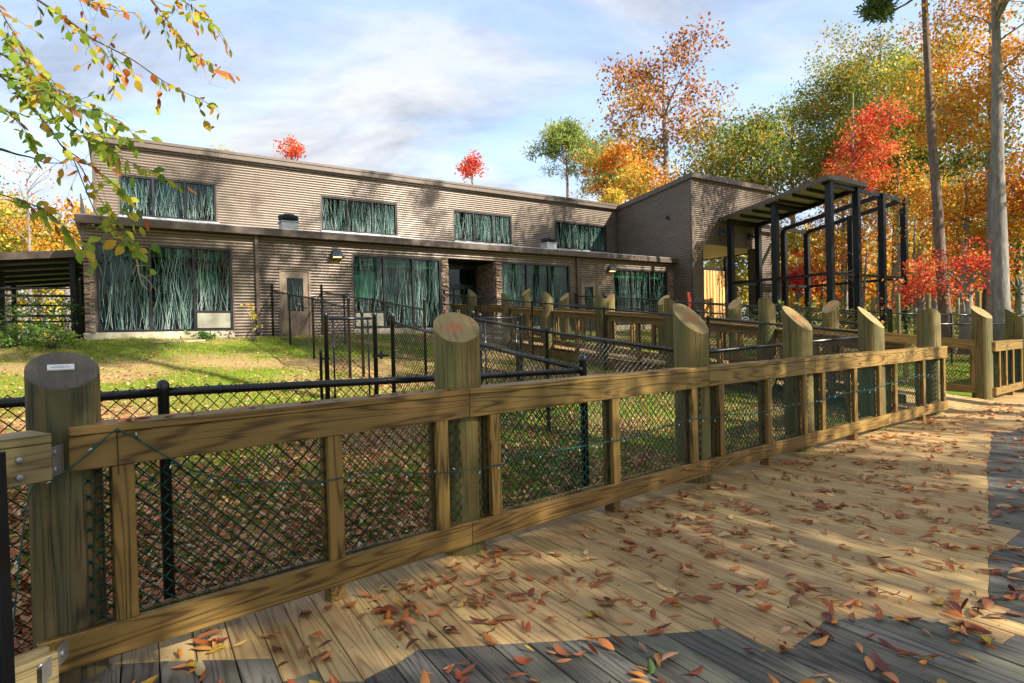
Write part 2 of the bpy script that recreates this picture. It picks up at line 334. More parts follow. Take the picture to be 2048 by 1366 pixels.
LF = {
 'oak': leafmat('rust_oak_leaves', [(0, (0.135, 0.0473, 0.0162)), (.35, (0.405, 0.121, 0.0243)), (.65, (0.567, 0.23, 0.0405)), (.85, (0.567, 0.351, 0.0675)), (1, (0.297, 0.297, 0.0675))]),
 'orange': leafmat('orange_maple_leaves', [(0, (0.405, 0.0945, 0.0162)), (.35, (0.675, 0.203, 0.0203)), (.65, (0.743, 0.351, 0.027)), (.88, (0.743, 0.486, 0.054)), (1, (0.27, 0.324, 0.054))]),
 'yellow': leafmat('yellow_maple_leaves', [(0, (0.135, 0.216, 0.0338)), (.3, (0.351, 0.365, 0.0473)), (.6, (0.621, 0.486, 0.054)), (.85, (0.743, 0.54, 0.054)), (1, (0.675, 0.27, 0.0405))]),
 'red': leafmat('red_maple_leaves', [(0, (0.351, 0.0162, 0.0162)), (.4, (0.675, 0.0405, 0.027)), (.75, (0.743, 0.115, 0.0405)), (1, (0.675, 0.27, 0.054))]),
 'green': leafmat('green_gold_leaves', [(0, (0.0473, 0.101, 0.0243)), (.35, (0.121, 0.203, 0.0338)), (.65, (0.27, 0.311, 0.0473)), (.9, (0.459, 0.378, 0.054)), (1, (0.54, 0.27, 0.0405))]),
 'dark': leafmat('dark_green_leaves', [(0, (0.027, 0.0675, 0.0189)), (.5, (0.081, 0.149, 0.0297)), (.85, (0.189, 0.243, 0.0405)), (1, (0.54, 0.338, 0.0405))]),
 'pine': leafmat('pine_needles', [(0, (.045, .1, .035)), (.5, (.15, .23, .05)), (1, (.36, .4, .08))], .35),
 'beech': leafmat('beech_leaves', [(0, (0.0675, 0.149, 0.0203)), (.35, (0.216, 0.324, 0.027)), (.6, (0.432, 0.419, 0.0338)), (.8, (0.621, 0.324, 0.0405)), (1, (0.486, 0.121, 0.027))], .5),
 'litter': leafmat('leaf_litter', [(0, (.2, .05, .018)), (.3, (.4, .13, .04)), (.55, (.52, .27, .1)), (.8, (.6, .42, .2)), (1, (.55, .09, .025))], .2),
 'shrub': leafmat('shrub_leaves', [(0, (0.0405, 0.108, 0.0203)), (.6, (0.121, 0.257, 0.0405)), (1, (0.338, 0.405, 0.0675))], .35),
 'deckleaf': leafmat('fallen_leaf', None, .12, True, .42),
}
def bark(name, a, b, vs=(14, 14, 2.2)):
    m, t, p, o = mat(name); g = N(t, 'ShaderNodeTexCoord').outputs['Object']; n = noise(t, g, 1., 6, .65, vs); c = ramp(t, n, [(.3, a), (.65, b)]); t.links.new(c, p.inputs['Base Color']); p.inputs['Roughness'].default_value = .9; bump(t, p, n, .8, .04); return m
M['pinebark'] = bark('pine_bark', (.06, .038, .03), (.2, .14, .115), (10, 10, 3))
M['bark'] = bark('grey_bark', (.1, .085, .075), (.26, .235, .21), (8, 8, 2))
M['darkbark'] = bark('dark_bark', (.03, .024, .02), (.09, .075, .06))
M['twig'] = plain('dead_twig', (.4, .32, .2), .8)
M['soil'] = plain('boardwalk_underside', (.03, .025, .02), .9)
def ground():
    m, t, p, o = mat('leafy_grass_ground'); g = N(t, 'ShaderNodeTexCoord').outputs['Object']; gr = attr(t, 'tint', 'Fac')
    a = noise(t, g, 9., 6, .7); b = noise(t, g, 55., 4, .7)
    straw = ramp(t, b, [(.25, (.17, .09, .035)), (.5, (.36, .245, .1)), (.75, (.52, .4, .19))])
    green = ramp(t, b, [(.25, (.08, .13, .012)), (.55, (.19, .27, .022)), (.8, (.33, .38, .06))])
    f = ramp(t, mth(t, 'ADD', gr, mth(t, 'MULTIPLY', mth(t, 'SUBTRACT', a, .5), .9)), [(.4, (0, 0, 0)), (.64, (1, 1, 1))])
    c = mix(t, f, straw, green); t.links.new(c, p.inputs['Base Color']); p.inputs['Roughness'].default_value = .95; p.inputs['Specular IOR Level'].default_value = .1
    bump(t, p, b, .8, .03); return m
M['ground'] = ground()
M['grass'] = leafmat('grass_blades', [(0, (.1, .17, .012)), (.5, (.22, .31, .022)), (.85, (.38, .4, .06)), (1, (.5, .4, .18))], .4)

# ------------------------------------------------------------------ ground
def vnoise(x, y, sc_, seed=0):
    x = np.asarray(x)/sc_; y = np.asarray(y)/sc_
    xi = np.floor(x).astype(np.int64); yi = np.floor(y).astype(np.int64); fx = x-xi; fy = y-yi
    fx = fx*fx*(3-2*fx); fy = fy*fy*(3-2*fy)
    def h(a, b):
        n = (a*374761393 + b*668265263 + seed*974711) & 0x7fffffff
        n = ((n ^ (n >> 13))*1274126177) & 0x7fffffff
        return ((n ^ (n >> 16)) & 0xffff)/65535.
    return (h(xi, yi)*(1-fx)+h(xi+1, yi)*fx)*(1-fy)+(h(xi, yi+1)*(1-fx)+h(xi+1, yi+1)*fx)*fy
def grassmask(x, y):
    return .5*vnoise(x, y, 2.1, 1)+.32*vnoise(x, y, .8, 2)+.18*vnoise(x, y, .35, 3)
gx = np.concatenate([np.linspace(-400, -32, 14), np.arange(-30, 45, .33), np.linspace(48, 400, 14)])
gy = np.concatenate([np.linspace(-300, -22, 10), np.arange(-20, 45, .33), np.linspace(48, 600, 16)])
XX, YY = np.meshgrid(gx, gy); ZZ = G(XX, YY)+.09*(vnoise(XX, YY, 1.6, 5)-.5)+.04*(vnoise(XX, YY, .7, 6)-.5)-.02
_uu = (XX-O0[0])*BX[0]+(YY-O0[1])*BX[1]; _vv = (XX-O0[0])*BY[0]+(YY-O0[1])*BY[1]
ny, nx = XX.shape; ii = np.arange(nx*ny).reshape(ny, nx)
Q = np.stack([ii[:-1, :-1], ii[:-1, 1:], ii[1:, 1:], ii[1:, :-1]], -1).reshape(-1, 4)
gm = grassmask(XX, YY)+np.where(_vv > 14, -.12, 0)+.05+np.clip((-11.5-_vv)*.05, 0, .1)-np.where((_vv > -10.5) & (_vv < 3), .05, 0)
tag(fast_mesh('ground', np.stack([XX, YY, ZZ], -1).reshape(-1, 3), Q, M['ground'], None, gm.ravel(), True), kind='structure')

# ------------------------------------------------------------------ boardwalk deck
JF = np.array([(-2.04, 2.49), (-.298, 4.01), (1.924, 5.80), (3.66, 7.16), (5.36, 8.46), (7.25, 9.87)])
CORNER = np.array([9.30, 11.73])
_bd = 1.0157; ND = np.array([math.sin(_bd), math.cos(_bd)]); DD = np.array([math.cos(_bd), -math.sin(_bd)])   # across / along boards
def nrm2(a, b): d = (b-a)/np.linalg.norm(b-a); return np.array([-d[1], d[0]]), d
edge = [JF[0]-3.0*nrm2(JF[0], JF[1])[1]+.33*nrm2(JF[0], JF[1])[0]]
for i in range(6):
    nn = nrm2(JF[max(0, i-1)], JF[max(1, i)])[0]; edge.append(JF[i]+nn*.33)
edge += [JF[5]+np.array([.12, .18]), CORNER+np.array([-.1, .05]), CORNER+np.array([.1, .3]), CORNER+np.array([9.5, 7.7])]
edge = np.array(edge); eo = edge@ND; es = edge@DD
deck = tag(thing('boardwalk_deck', None, None), kind='structure')
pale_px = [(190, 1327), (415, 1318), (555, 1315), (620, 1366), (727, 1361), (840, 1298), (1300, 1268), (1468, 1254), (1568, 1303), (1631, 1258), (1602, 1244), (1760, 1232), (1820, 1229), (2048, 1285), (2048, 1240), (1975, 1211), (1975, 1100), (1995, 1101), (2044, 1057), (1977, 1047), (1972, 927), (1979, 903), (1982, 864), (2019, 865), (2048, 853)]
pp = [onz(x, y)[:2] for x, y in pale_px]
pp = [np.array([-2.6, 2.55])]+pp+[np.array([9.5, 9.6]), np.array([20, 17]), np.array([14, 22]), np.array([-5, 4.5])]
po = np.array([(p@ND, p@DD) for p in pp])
def inpoly(o, s):
    r = False; n = len(po); j = n-1
    for i in range(n):
        if (po[i, 1] > s) != (po[j, 1] > s) and o < (po[j, 0]-po[i, 0])*(s-po[i, 1])/(po[j, 1]-po[i, 1])+po[i, 0]: r = not r
        j = i
    return r
screws = MB()
for k in range(-16, 118):
    o0 = .173+.1525*k; oc = o0+.07625
    s0 = float(np.interp(oc, eo, es)); s1 = max(s0+3.2, float(np.interp(oc, [-2.5, 1, 4, 20], [1.6, 2.2, 1.2, 2.5])))
    if oc > 8: s1 = s0+5.5
    def runs(o):
        ss = np.arange(s0, s1, .015); st = [inpoly(o, q) for q in ss]; r_ = []; a = 0
        for i in range(1, len(ss)+1):
            if i == len(ss) or st[i] != st[a]: r_.append([st[a], ss[a], ss[i-1]+.015]); a = i
        r_ = [q for q in r_ if q[2]-q[1] > .05]; r2_ = []
        for q in r_:
            if r2_ and r2_[-1][0] == q[0]: r2_[-1][2] = q[2]
            else:
                if r2_: r2_[-1][2] = q[1]
                r2_.append(q)
        return r2_
    ra, rb, rc = runs(o0+.004), runs(o0+.1485), runs(oc)
    if [q[0] for q in ra] != [q[0] for q in rb] or any(abs(p_[2]-q_[2]) > .17 for p_, q_ in zip(ra, rb)): ra = rb = rc
    for (kd, a0_, a1_), (_, b0_, b1_) in zip(ra, rb):
        cuts = [(a0_, a1_, b0_, b1_)]
        if a1_-a0_ > 3.7: c = a0_+1.5+rng.uniform(0, 1.4); cuts = [(a0_, c, b0_, c), (c, a1_, c, b1_)]
        for (p0_, p1_, q0_, q1_) in cuts:
            hw = .0741 if kd else .073; dz = rng.uniform(-.002, .002); z1_ = dz; z0_ = dz-.037; e_ = .0015; b = MB(); V = []; Gc = []; off = rng.uniform(0, 50, 3)
            for (oo, sa, sb) in ((-hw, p0_+e_, p1_-e_), (hw, q0_+e_, q1_-e_)):
                for s_ in (sa, sb):
                    for (z_, sh_) in ((z0_, 0), (z1_-.003, 0), (z1_, .003)):
                        o_ = oc+oo-np.sign(oo)*sh_; q = ND*o_+DD*s_; V.append((q[0], q[1], z_)); Gc.append((s_+off[0], o_+off[1], z_+off[2]))
            b.add(V, [(2, 5, 11, 8), (1, 4, 5, 2), (0, 3, 4, 1), (8, 11, 10, 7), (7, 10, 9, 6), (0, 1, 2, 8, 7, 6), (5, 4, 3, 9, 10, 11)], Gc)
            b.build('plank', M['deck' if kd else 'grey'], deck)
    for jst in np.arange(math.ceil(s0/.41)*.41, s1, .41):
        for e in (-.045, .045):
            c = ND*(oc+e+rng.normal(0, .004))+DD*(jst+rng.normal(0, .01))
            V = [(c[0]+.0042*math.cos(q), c[1]+.0042*math.sin(q), .0045) for q in np.arange(6)*math.pi/3]; screws.add(V, [tuple(range(6))])
tag(screws.build('screw_heads', M['soil'], deck, grain=False), kind='stuff')
und = MB(); P = [edge[0]+(.1, -.1), edge[4]+(.05, -.05), edge[6]+(.1, -.05), edge[-1], edge[-1]+DD*5, np.array([9, 2]), np.array([3, -3]), np.array([-4, -2])]
und.add([(p[0], p[1], -.06) for p in P], [tuple(range(len(P)))[::-1]]); und.build('deck_substructure', M['soil'], deck, grain=False)

# ------------------------------------------------------------------ building
bld = thing('nature_center_building', 'long two tier brown corrugated metal building with reed patterned windows', 'building', W(0, 0, 1.65), BROT)
PIT, AMP = .1, .03
def corr(mb, a0, a1, z0, z1, holes=(), plane='v', pos=0., sign=-1., clip=None):
    """corrugated sheet; along a = u (plane v=pos) or a = v (plane u=pos)"""
    k0 = math.floor(z0/PIT); zs = sorted(set([z0, z1]+[z for k in range(k0, math.ceil(z1/PIT)+1) for z in [(k+q/6)*PIT for q in range(6)] if z0 < z < z1]))
    for za, zb in zip(zs, zs[1:]):
        zm = (za+zb)/2; ext = [(a0, a1)]
        if clip: c0, c1 = clip(zm); ext = [(max(a0, c0), min(a1, c1))]
        for (h0, h1, hz0, hz1) in holes:
            if hz0 < zm < hz1:
                ne = []
                for (p, q) in ext:
                    if h1 <= p or h0 >= q: ne.append((p, q)); continue
                    if h0 > p: ne.append((p, h0))
                    if h1 < q: ne.append((h1, q))
                ext = ne
        for (p, q) in ext:
            if q-p < .01: continue
            da = sign*AMP*abs(math.sin(math.pi*za/PIT)); db = sign*AMP*abs(math.sin(math.pi*zb/PIT))
            if plane == 'v': V = [W(p, pos+da, za), W(q, pos+da, za), W(q, pos+db, zb), W(p, pos+db, zb)]
            else: V = [W(pos+da, p, za), W(pos+da, q, za), W(pos+db, q, zb), W(pos+db, p, zb)]
            mb.add(V, [(0, 1, 2, 3)])
WL = [(-5.56, -1.96, 1.9, 4.52), (2.05, 5.57, 1.9, 4.56), (8.42, 12.05, 1.9, 4.6), (14.74, 18.45, 1.9, 4.58)]
WU = [(-4.92, -1.85, 6.12, 7.56), (2.15, 5.5, 6.12, 7.56), (8.41, 11.69, 6.12, 7.56), (14.48, 18.15, 6.12, 7.56)]
DR = [(-.5, .53, 1.66, 3.95), (12.7, 13.71, 1.66, 3.97)]
mb = MB(); corr(mb, -5.56, 18.55, 1.62, 5.0, [(a, b, c-.5, d) for a, b, c, d in WL]+DR+[(5.56, 8.43, 0, 4.62)]); corr(mb, -5.86, -5.55, 4.52, 5.0)
corr(mb, 18.5, 18.97, 4.58, 5.0); mb.build('lower_siding', M['siding'], bld, grain=False)
mb = MB(); corr(mb, -5.66, 18.96, 5.3, 8.6, WU, pos=4.13); mb.build('upper_siding', M['siding'], bld, grain=False)
mb = MB(); corr(mb, 0, 4.13, 1.6, 5.9, plane='u', pos=-5.86); corr(mb, 4.13, 11, 1.6, 8.6, plane='u', pos=-5.66); mb.build('end_siding', M['siding'], bld, grain=False)
mb = MB(); mb.bx(-5.6, 19, 10.9, 11, 1.6, 8.6); mb.build('rear_wall', M['siding'], bld, grain=False)
# foundation
mb = MB(); mb.bx(-5.9, -1.93, -.05, .3, 1.2, 1.88, bev=.01); mb.bx(-1.9, 18.9, -.02, .3, 1.1, 1.62); mb.build('foundation', M['conc'], bld)
for (a, b) in ((2.03, 5.6), (8.4, 12.07), (14.7, 18.5)): mb = MB(); mb.bx(a, b, -.04, .3, 1.2, 1.88, bev=.01); mb.build('foundation', M['conc'], bld)
# roofs and fascias
mb = MB(); mb.add([W(-6, -.22, 5.215), W(19.3, -.22, 5.215), W(18.95, 4.1, 6.0), W(-6, 4.1, 6.0), W(-6, -.22, 5.1), W(19.3, -.22, 5.1), W(18.95, 4.1, 5.85), W(-6, 4.1, 5.85)], [(0, 1, 2, 3), (7, 6, 5, 4), (0, 3, 7, 4)]); mb.build('lower_roof', M['roofmetal'], bld, grain=False)
mb = MB(); mb.bx(-6.0, 19.3, -.3, -.225, 5.0, 5.235, bev=.008); mb.bx(-6.0, 19.3, -.225, 0, 5.005, 5.05); mb.bx(-6.02, -5.94, -.225, 4.1, 5.05, 5.25); mb.build('lower_fascia', M['trim'], bld)
mb = MB(); mb.bx(-6.0, 19.28, -.26, -.2, 5.238, 5.262); mb.build('drip_edge', M['galv'], bld)
mb = MB(); mb.bx(-5.8, 18.95, 3.9, 3.97, 8.55, 8.81, bev=.01); mb.bx(-5.8, 18.95, 3.97, 4.13, 8.56, 8.62); mb.bx(-5.8, -5.67, 3.97, 11.1, 8.55, 8.8); mb.bx(-5.7, 18.95, 3.87, 3.9, 8.73, 8.83); mb.build('upper_fascia', M['trim'], bld)
mb = MB(); mb.add([W(-5.7, 3.95, 8.79), W(18.95, 3.95, 8.79), W(18.95, 11.1, 8.45), W(-5.7, 11.1, 8.45)], [(0, 1, 2, 3)]); mb.build('upper_roof', M['roofmetal'], bld, grain=False)
for (u, z0) in ((-5.83, 5.0), ):
    mb = MB(); mb.bx(-5.9, -5.8, -.03, .07, 4.52, 5.0); mb.build('corner_trim', M['trim'], bld)
for (a, b, c, d) in ((-5.7, -5.6, 4.08, 4.18), (18.85, 18.93, 4.05, 4.12)): mb = MB(); mb.bx(a, b, c, d, 5.9, 8.55); mb.build('corner_trim', M['trim'], bld)
# windows
def reeds(parent, u0, u1, v, z0, z1, dens=60):
    n = int((u1-u0)*dens); V = []; Qd = []; T = []; base = 0; H = z1-z0
    K = max(6, int(H*5))
    for _ in range(n):
        x0 = rng.uniform(u0-.1, u1+.1); sl = rng.normal(0, .11); am = rng.uniform(.01, .07); ph = rng.uniform(0, 6.28); fr = rng.uniform(.7, 1.6); wd = rng.uniform(.002, .0052)
        a = 0 if rng.random() < .6 else rng.uniform(0, .5); b = 1 if rng.random() < .55 else rng.uniform(.55, 1)
        zt = np.linspace(z0+H*a, z0+H*b, K); xs = x0+sl*(zt-z0)+am*np.sin(ph+fr*zt*3.)
        t = rng.beta(1.4, 2.2)
        low = .35*np.exp(-((zt-z0)/(H*.3))**2)
        xs = xs
        for i in range(K):
            w_ = wd*(1-.6*i/K); V += [W(min(max(xs[i]-w_, u0), u1), v, zt[i]), W(min(max(xs[i]+w_, u0), u1), v, zt[i])]; T += [min(1, t+low[i])]*2
        for i in range(K-1):
            if u0 < xs[i] < u1 and u0 < xs[i+1] < u1: Qd.append((base+2*i, base+2*i+1, base+2*i+3, base+2*i+2))
        base += 2*K
    fast_mesh('etched_reeds', np.array(V), np.array(Qd), M['reed'], parent, np.array(T))
def window(u0, u1, z0, z1, v, splits, panel=None, dens=60):
    fr = MB(); e = .055
    fr.bx(u0, u1, v+.0, v+.11, z0, z0+e); fr.bx(u0, u1, v+.0, v+.11, z1-e, z1); fr.bx(u0, u0+e, v+.001, v+.11, z0+e, z1-e); fr.bx(u1-e, u1, v+.001, v+.11, z0+e, z1-e)
    xs = [u0+e]+splits+[u1-e]
    for s in splits: fr.bx(s-.035, s+.035, v+.004, v+.109, z0+e, z1-e)
    w_ = fr.build('window', M['frame'], bld, grain=False)
    ed = MB(); ed.bx(u0-.05, u0-.002, v-.03, v+.05, z0-.02, z1+.03); ed.bx(u1+.002, u1+.05, v-.03, v+.05, z0-.02, z1+.03); ed.bx(u0-.002, u1+.002, v-.03, v+.05, z1+.003, z1+.04); ed.build('window_surround', M['trim'], w_)
    for i, (a, b) in enumerate(zip(xs, xs[1:])):
        aa = a+(.035 if i else 0); bb = b-(.035 if i < len(xs)-2 else 0); zb = z0+e
        if panel is not None and i == panel:
            pm = MB(); pm.bx(aa+.015, bb-.015, v+.02, v+.06, zb+.015, zb+.5, bev=.01); pm.build('metal_panel', M['steel'], w_)
            pm = MB(); pm.bx(aa, bb, v+.01, v+.1, zb+.52, zb+.58); pm.build('transom', M['frame'], w_, grain=False); zb += .58
        g_ = MB(); g_.add([W(aa, v+.07, zb), W(bb, v+.07, zb), W(bb, v+.07, z1-e), W(aa, v+.07, z1-e)], [(0, 1, 2, 3)]); g_.build('pane', M['glass'], w_, grain=False)
        reeds(w_, aa, bb, v+.062, zb, z1-e, dens)
def spl(u0, u1, n): return [u0+(u1-u0)*k/n for k in range(1, n)]
window(*WL[0], 0, [-4.22, -3.04], panel=2); window(*WL[1], 0, spl(2.05, 5.57, 3), panel=0); window(*WL[2], 0, [9.72, 10.9]); window(*WL[3], 0, spl(14.74, 18.45, 3), dens=40)
for q in WU:
    window(*q, 4.13, spl(q[0], q[1], 3), dens=64)
    mb = MB(); mb.bx(q[0]-.05, q[1]+.1, 4.02, 4.12, 5.96, 6.1); mb.build('sill_flashing', M['galv'], bld)
# interior shell seen through the glass
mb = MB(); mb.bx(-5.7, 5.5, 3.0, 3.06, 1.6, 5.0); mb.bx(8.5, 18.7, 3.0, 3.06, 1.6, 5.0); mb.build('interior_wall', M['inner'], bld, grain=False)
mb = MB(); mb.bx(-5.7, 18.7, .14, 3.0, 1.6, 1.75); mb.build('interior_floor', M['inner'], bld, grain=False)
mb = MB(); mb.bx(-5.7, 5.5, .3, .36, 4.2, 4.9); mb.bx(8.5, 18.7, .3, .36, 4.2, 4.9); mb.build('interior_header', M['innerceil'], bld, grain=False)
for (a, b, c, d, dd) in ((-3.0, -2.2, 3.3, 3.9, 1.2), (2.15, 3.1, 3.0, 4.05, .7), (-4.0, -3.2, 2.3, 2.9, 1.6), (9.0, 9.8, 2.4, 3.4, 1.)):
    mb = MB(); mb.bx(a, b, dd, dd+.3, c, d, bev=.02); mb.build('interior_box', M['innerlit' if d > 3.4 else 'innerceil'], bld)  # pale green boxes added to catch skylight, in place of a lit room wall
mb = MB(); mb.bx(-5.4, 18.8, 7.5, 7.6, 5.9, 8.5); mb.bx(-5.4, 18.8, 4.3, 7.5, 5.85, 5.95); mb.build('interior_wall', M['inner'], bld, grain=False)
# doors
for i, (a, b, c, d) in enumerate(DR):
    f_ = MB(); f_.bx(a, a+.07, -.035, .08, c, d); f_.bx(b-.07, b, -.035, .08, c, d); f_.bx(a+.07, b-.07, -.035, .08, d-.07, d); f_.bx(a-.02, b+.02, -.09, -.03, d, d+.03)
    dr = f_.build('door', M['doorpaint'], bld)
    l_ = MB(); l_.bx(a+.075, a+.25, 0, .05, c+.02, d-.075, bev=.006); l_.bx(b-.25, b-.075, 0, .05, c+.02, d-.075, bev=.006); l_.bx(a+.25, b-.25, 0, .05, d-.3, d-.075); l_.bx(a+.25, b-.25, 0, .05, c+.02, c+.85); l_.build('door_leaf', M['doorpaint'], dr)
    g_ = MB(); g_.add([W(a+.25, .03, c+.85), W(b-.25, .03, c+.85), W(b-.25, .03, d-.3), W(a+.25, .03, d-.3)], [(0, 1, 2, 3)]); g_.build('pane', M['glass'], dr, grain=False)
    reeds(dr, a+.26, b-.26, .02, c+.86, d-.31, 34)
    h_ = MB(); h_.bx(b-.24, b-.11, -.06, -.03, c+.98, c+1.02, bev=.008); h_.bx(b-.14, b-.11, -.03, 0, c+.97, c+1.03); h_.build('handle', M['galv'], dr)
# downspouts
for u in (-1.2, 12.5, 18.98):
    mb = MB(); mb.bx(u-.06, u+.06, -.12, -.02, 1.95, 5.0, bev=.012); mb.build('downspout', M['trim'], bld)
    mb = MB(); mb.bx(u-.07, u+.07, -.16, -.02, 1.78, 1.95, bev=.015); mb.build('downspout_boot', M['lamp'], bld)
# lamps
def lamp(c, lit, facing='v'):
    u, v, z = c; t_ = MB(); w0, w1, h, dp = .13, .23, .24, .3
    V = [W(u-w0, v-.02, z+h), W(u+w0, v-.02, z+h), W(u+w0, v-.15, z+h), W(u-w0, v-.15, z+h), W(u-w1, v-.02, z), W(u+w1, v-.02, z), W(u+w1, v-dp, z), W(u-w1, v-dp, z)]
    t_.add(V, [(0, 3, 2, 1), (3, 7, 6, 2), (0, 4, 7, 3), (1, 2, 6, 5), (0, 1, 5, 4)]); t_.bx(u-.2, u+.2, v-.1, v-.02, z-.06, z+.001)
    l = t_.build('wall_lamp', M['lamp'], bld, grain=False)
    q = MB(); q.bx(u-.14, u+.14, v-.22, v-.12, z-.012, z-.002); q.build('lamp_lens', M['lampglow'] if lit else M['white'], l)
def upx(x, y, v): P = onpl(x, y, W(0, v), BY); a, b = UV(P); return a, v, P[2]
lamp(upx(672, 515, 0), True); lamp(upx(1220, 543, 0), True)
# stones
def stones(u0, u1, v0, z0, z1, face='v', pos=0.):
    z = z0
    while z < z1-.02:
        h = min(rng.uniform(.035, .07), z1-z); a = u0
        while a < u1-.01:
            l = min(rng.uniform(.1, .32), u1-a)
            if u1-(a+l) < .05: l = u1-a
            d = rng.uniform(.015, .1); s = MB()
            if face == 'v': s.box(W(a+l/2, pos-d/2+.02, z+h/2), BX*(l/2-.003), BY*(d/2+.02), np.array([0, 0, h/2-.003]), bev=.006)
            else: s.box(W(pos-d/2+.02, a+l/2, z+h/2), BY*(l/2-.003), BX*(d/2+.02), np.array([0, 0, h/2-.003]), bev=.006)
            s.build('stone', M['stone'], stone_root); a += l
        z += h
stone_root = bld
stones(-5.86, -5.6, 0, 1.88, 4.5)
stones(5.6, 5.88, 0, 1.65, 4.6); stones(8.1, 8.38, 0, 1.65, 4.6); stones(18.5, 18.9, 0, 1.65, 4.58)
stone_cnt_root = bld
# entry recess: right reveal in stone joined into one part, back wall of dark glass
stuffb = MB(); z = 1.65
while z < 4.58:
    h = rng.uniform(.04, .07); a = .03
    while a < 1.5:
        l = min(rng.uniform(.1, .3), 1.52-a); d = rng.uniform(.02, .07); stuffb.box(W(8.1-d/2+.03, a+l/2, z+h/2), BY*(l/2-.003), BX*(d/2+.02), np.array([0, 0, h/2-.003]), bev=.006); a += l+.0005
    z += h
tag(stuffb.build('reveal_stones', M['stone'], bld), kind='stuff')
mb = MB(); mb.bx(5.6, 8.3, .9, 1.6, 4.62, 4.9); mb.bx(5.6, 8.4, .12, .9, 4.62, 4.9); mb.bx(5.5, 5.86, .12, 1.6, 1.6, 4.6); mb.bx(8.16, 8.4, .1, 1.6, 1.6, 4.62); mb.build('entry_soffit', M['blacksteel'], bld, grain=False)
e_ = MB(); e_.bx(5.88, 8.04, 1.5, 1.58, 4.4, 4.6); e_.bx(5.88, 8.04, 1.5, 1.58, 3.55, 3.75); e_.bx(5.88, 5.96, 1.5, 1.58, 1.7, 4.4); e_.bx(7.96, 8.04, 1.5, 1.58, 1.7, 4.4); e_.bx(6.95, 7.03, 1.49, 1.57, 1.7, 3.55); ed_ = e_.build('entry_door', M['frame'], bld, grain=False)
for a, b, c, d in ((5.96, 6.95, 1.75, 3.55), (7.03, 7.96, 1.75, 3.55), (5.96, 7.96, 3.75, 4.4)):
    g_ = MB(); g_.add([W(a, 1.54, c), W(b, 1.54, c), W(b, 1.54, d), W(a, 1.54, d)], [(0, 1, 2, 3)]); g_.build('pane', M['glass'], ed_, grain=False)
    if d < 4: reeds(ed_, a, b, 1.53, c, d, 30)
mb = MB(); mb.bx(5.6, 8.4, 2.9, 2.98, 1.6, 4.9); mb.build('interior_wall', M['inner'], bld, grain=False)
# roof vents
for (px_, py_, v) in ((577, 452, .5), (1097, 491, .5)):
    u, _, z = upx(px_, py_, v); z = 5.33
    b = MB(); b.bx(u-.27, u+.27, v-.27, v+.27, z-.25, z+.28, bev=.02); b.bx(u-.3, u+.3, v-.3, v+.3, z+.28, z+.31); vt = b.build('roof_vent', M['galv'], bld)
    c = MB(); Pc = W(u, v, 0); c.tube([Pc+[0, 0, z+.31], Pc+[0, 0, z+.36], Pc+[0, 0, z+.361], Pc+[0, 0, z+.5], Pc+[0, 0, z+.57]], [.22, .22, .33, .34, .2], 20); c.build('vent_cap', M['blacksteel'], vt, True)

# ------------------------------------------------------------------ entrance tower
tw = thing('entrance_tower', 'taller brown corrugated entrance tower with sloped roof and open passage', 'building', W(22.2, -1.2, 1.5), BROT)
TU0, TU1, TV = 19.0, 25.58, -1.21
ztop = lambda v: 9.2-.124*(v-TV)
mb = MB(); corr(mb, TU0+.06, TU1, 1.2, 9.2, [(19.76, 24.3, 0, 5.93)], pos=TV); mb.build('front_siding', M['siding'], tw, grain=False)
mb = MB(); corr(mb, TV+.06, 9, 1.2, 9.2, plane='u', pos=TU0, clip=lambda z: (-5, TV+(9.2-z)/.124)); mb.build('side_siding', M['siding'], tw, grain=False)
mb = MB(); corr(mb, TV, 9, 5.9, 9.2, plane='u', pos=TU1, sign=1, clip=lambda z: (-5, TV+(9.2-z)/.124)); mb.build('side_siding', M['siding'], tw, grain=False)
mb = MB(); corr(mb, TV, TV+.6, 1.2, 5.9, plane='u', pos=TU1, sign=1); mb.build('pier_siding', M['siding'], tw, grain=False)
mb = MB(); mb.bx(24.36, TU1-.02, TV+.5, TV+.58, 1.2, 5.95); mb.build('pier_back', M['trim'], tw)
mb = MB(); mb.bx(TU0-.05, TU0+.05, TV-.05, TV+.05, 1.2, 9.2); mb.bx(19.74, 19.8, TV-.035, TV+.1, 1.2, 5.93); mb.bx(24.26, 24.32, TV-.035, TV+.1, 1.2, 5.93); mb.bx(19.74, 24.3, TV-.03, TV+.1, 5.91, 5.96); mb.build('corner_trim', M['trim'], tw)
mb = MB(); mb.bx(TU0-.12, TU1+.1, TV-.2, TV-.04, 9.16, 9.42, bev=.01)
d0 = W(TU0-.08, TV-.19, 9.28); d1 = W(TU0-.08, 9, 9.28-.124*(9-TV)); mb.bar(d0, d1, .09, .25, BX); d0 = W(TU1+.06, TV-.19, 9.28); d1 = W(TU1+.06, 9, 9.28-.124*(9-TV)); mb.bar(d0, d1, .09, .25, BX); mb.build('fascia', M['trim'], tw)
mb = MB(); mb.add([W(TU0, TV, 9.39), W(TU1, TV, 9.39), W(TU1, 9, 9.39-.124*(9-TV)), W(TU0, 9, 9.39-.124*(9-TV))], [(0, 1, 2, 3)]); mb.build('roof', M['roofmetal'], tw, grain=False)
mb = MB(); mb.bx(19.8, TU1-.05, TV+.1, 8.9, 5.95, 6.05); mb.build('passage_ceiling', M['soffit'], tw)
mb = MB(); corr(mb, TV+.1, TV+.55, 1.2, 5.95, plane='u', pos=24.3); mb.build('passage_siding', M['siding'], tw, grain=False)
mb = MB(); mb.bx(19.7, 19.76, TV+.1, 8.9, 1.2, 5.95); mb.build('passage_wall', M['trim'], tw)
bld_, bld = bld, tw
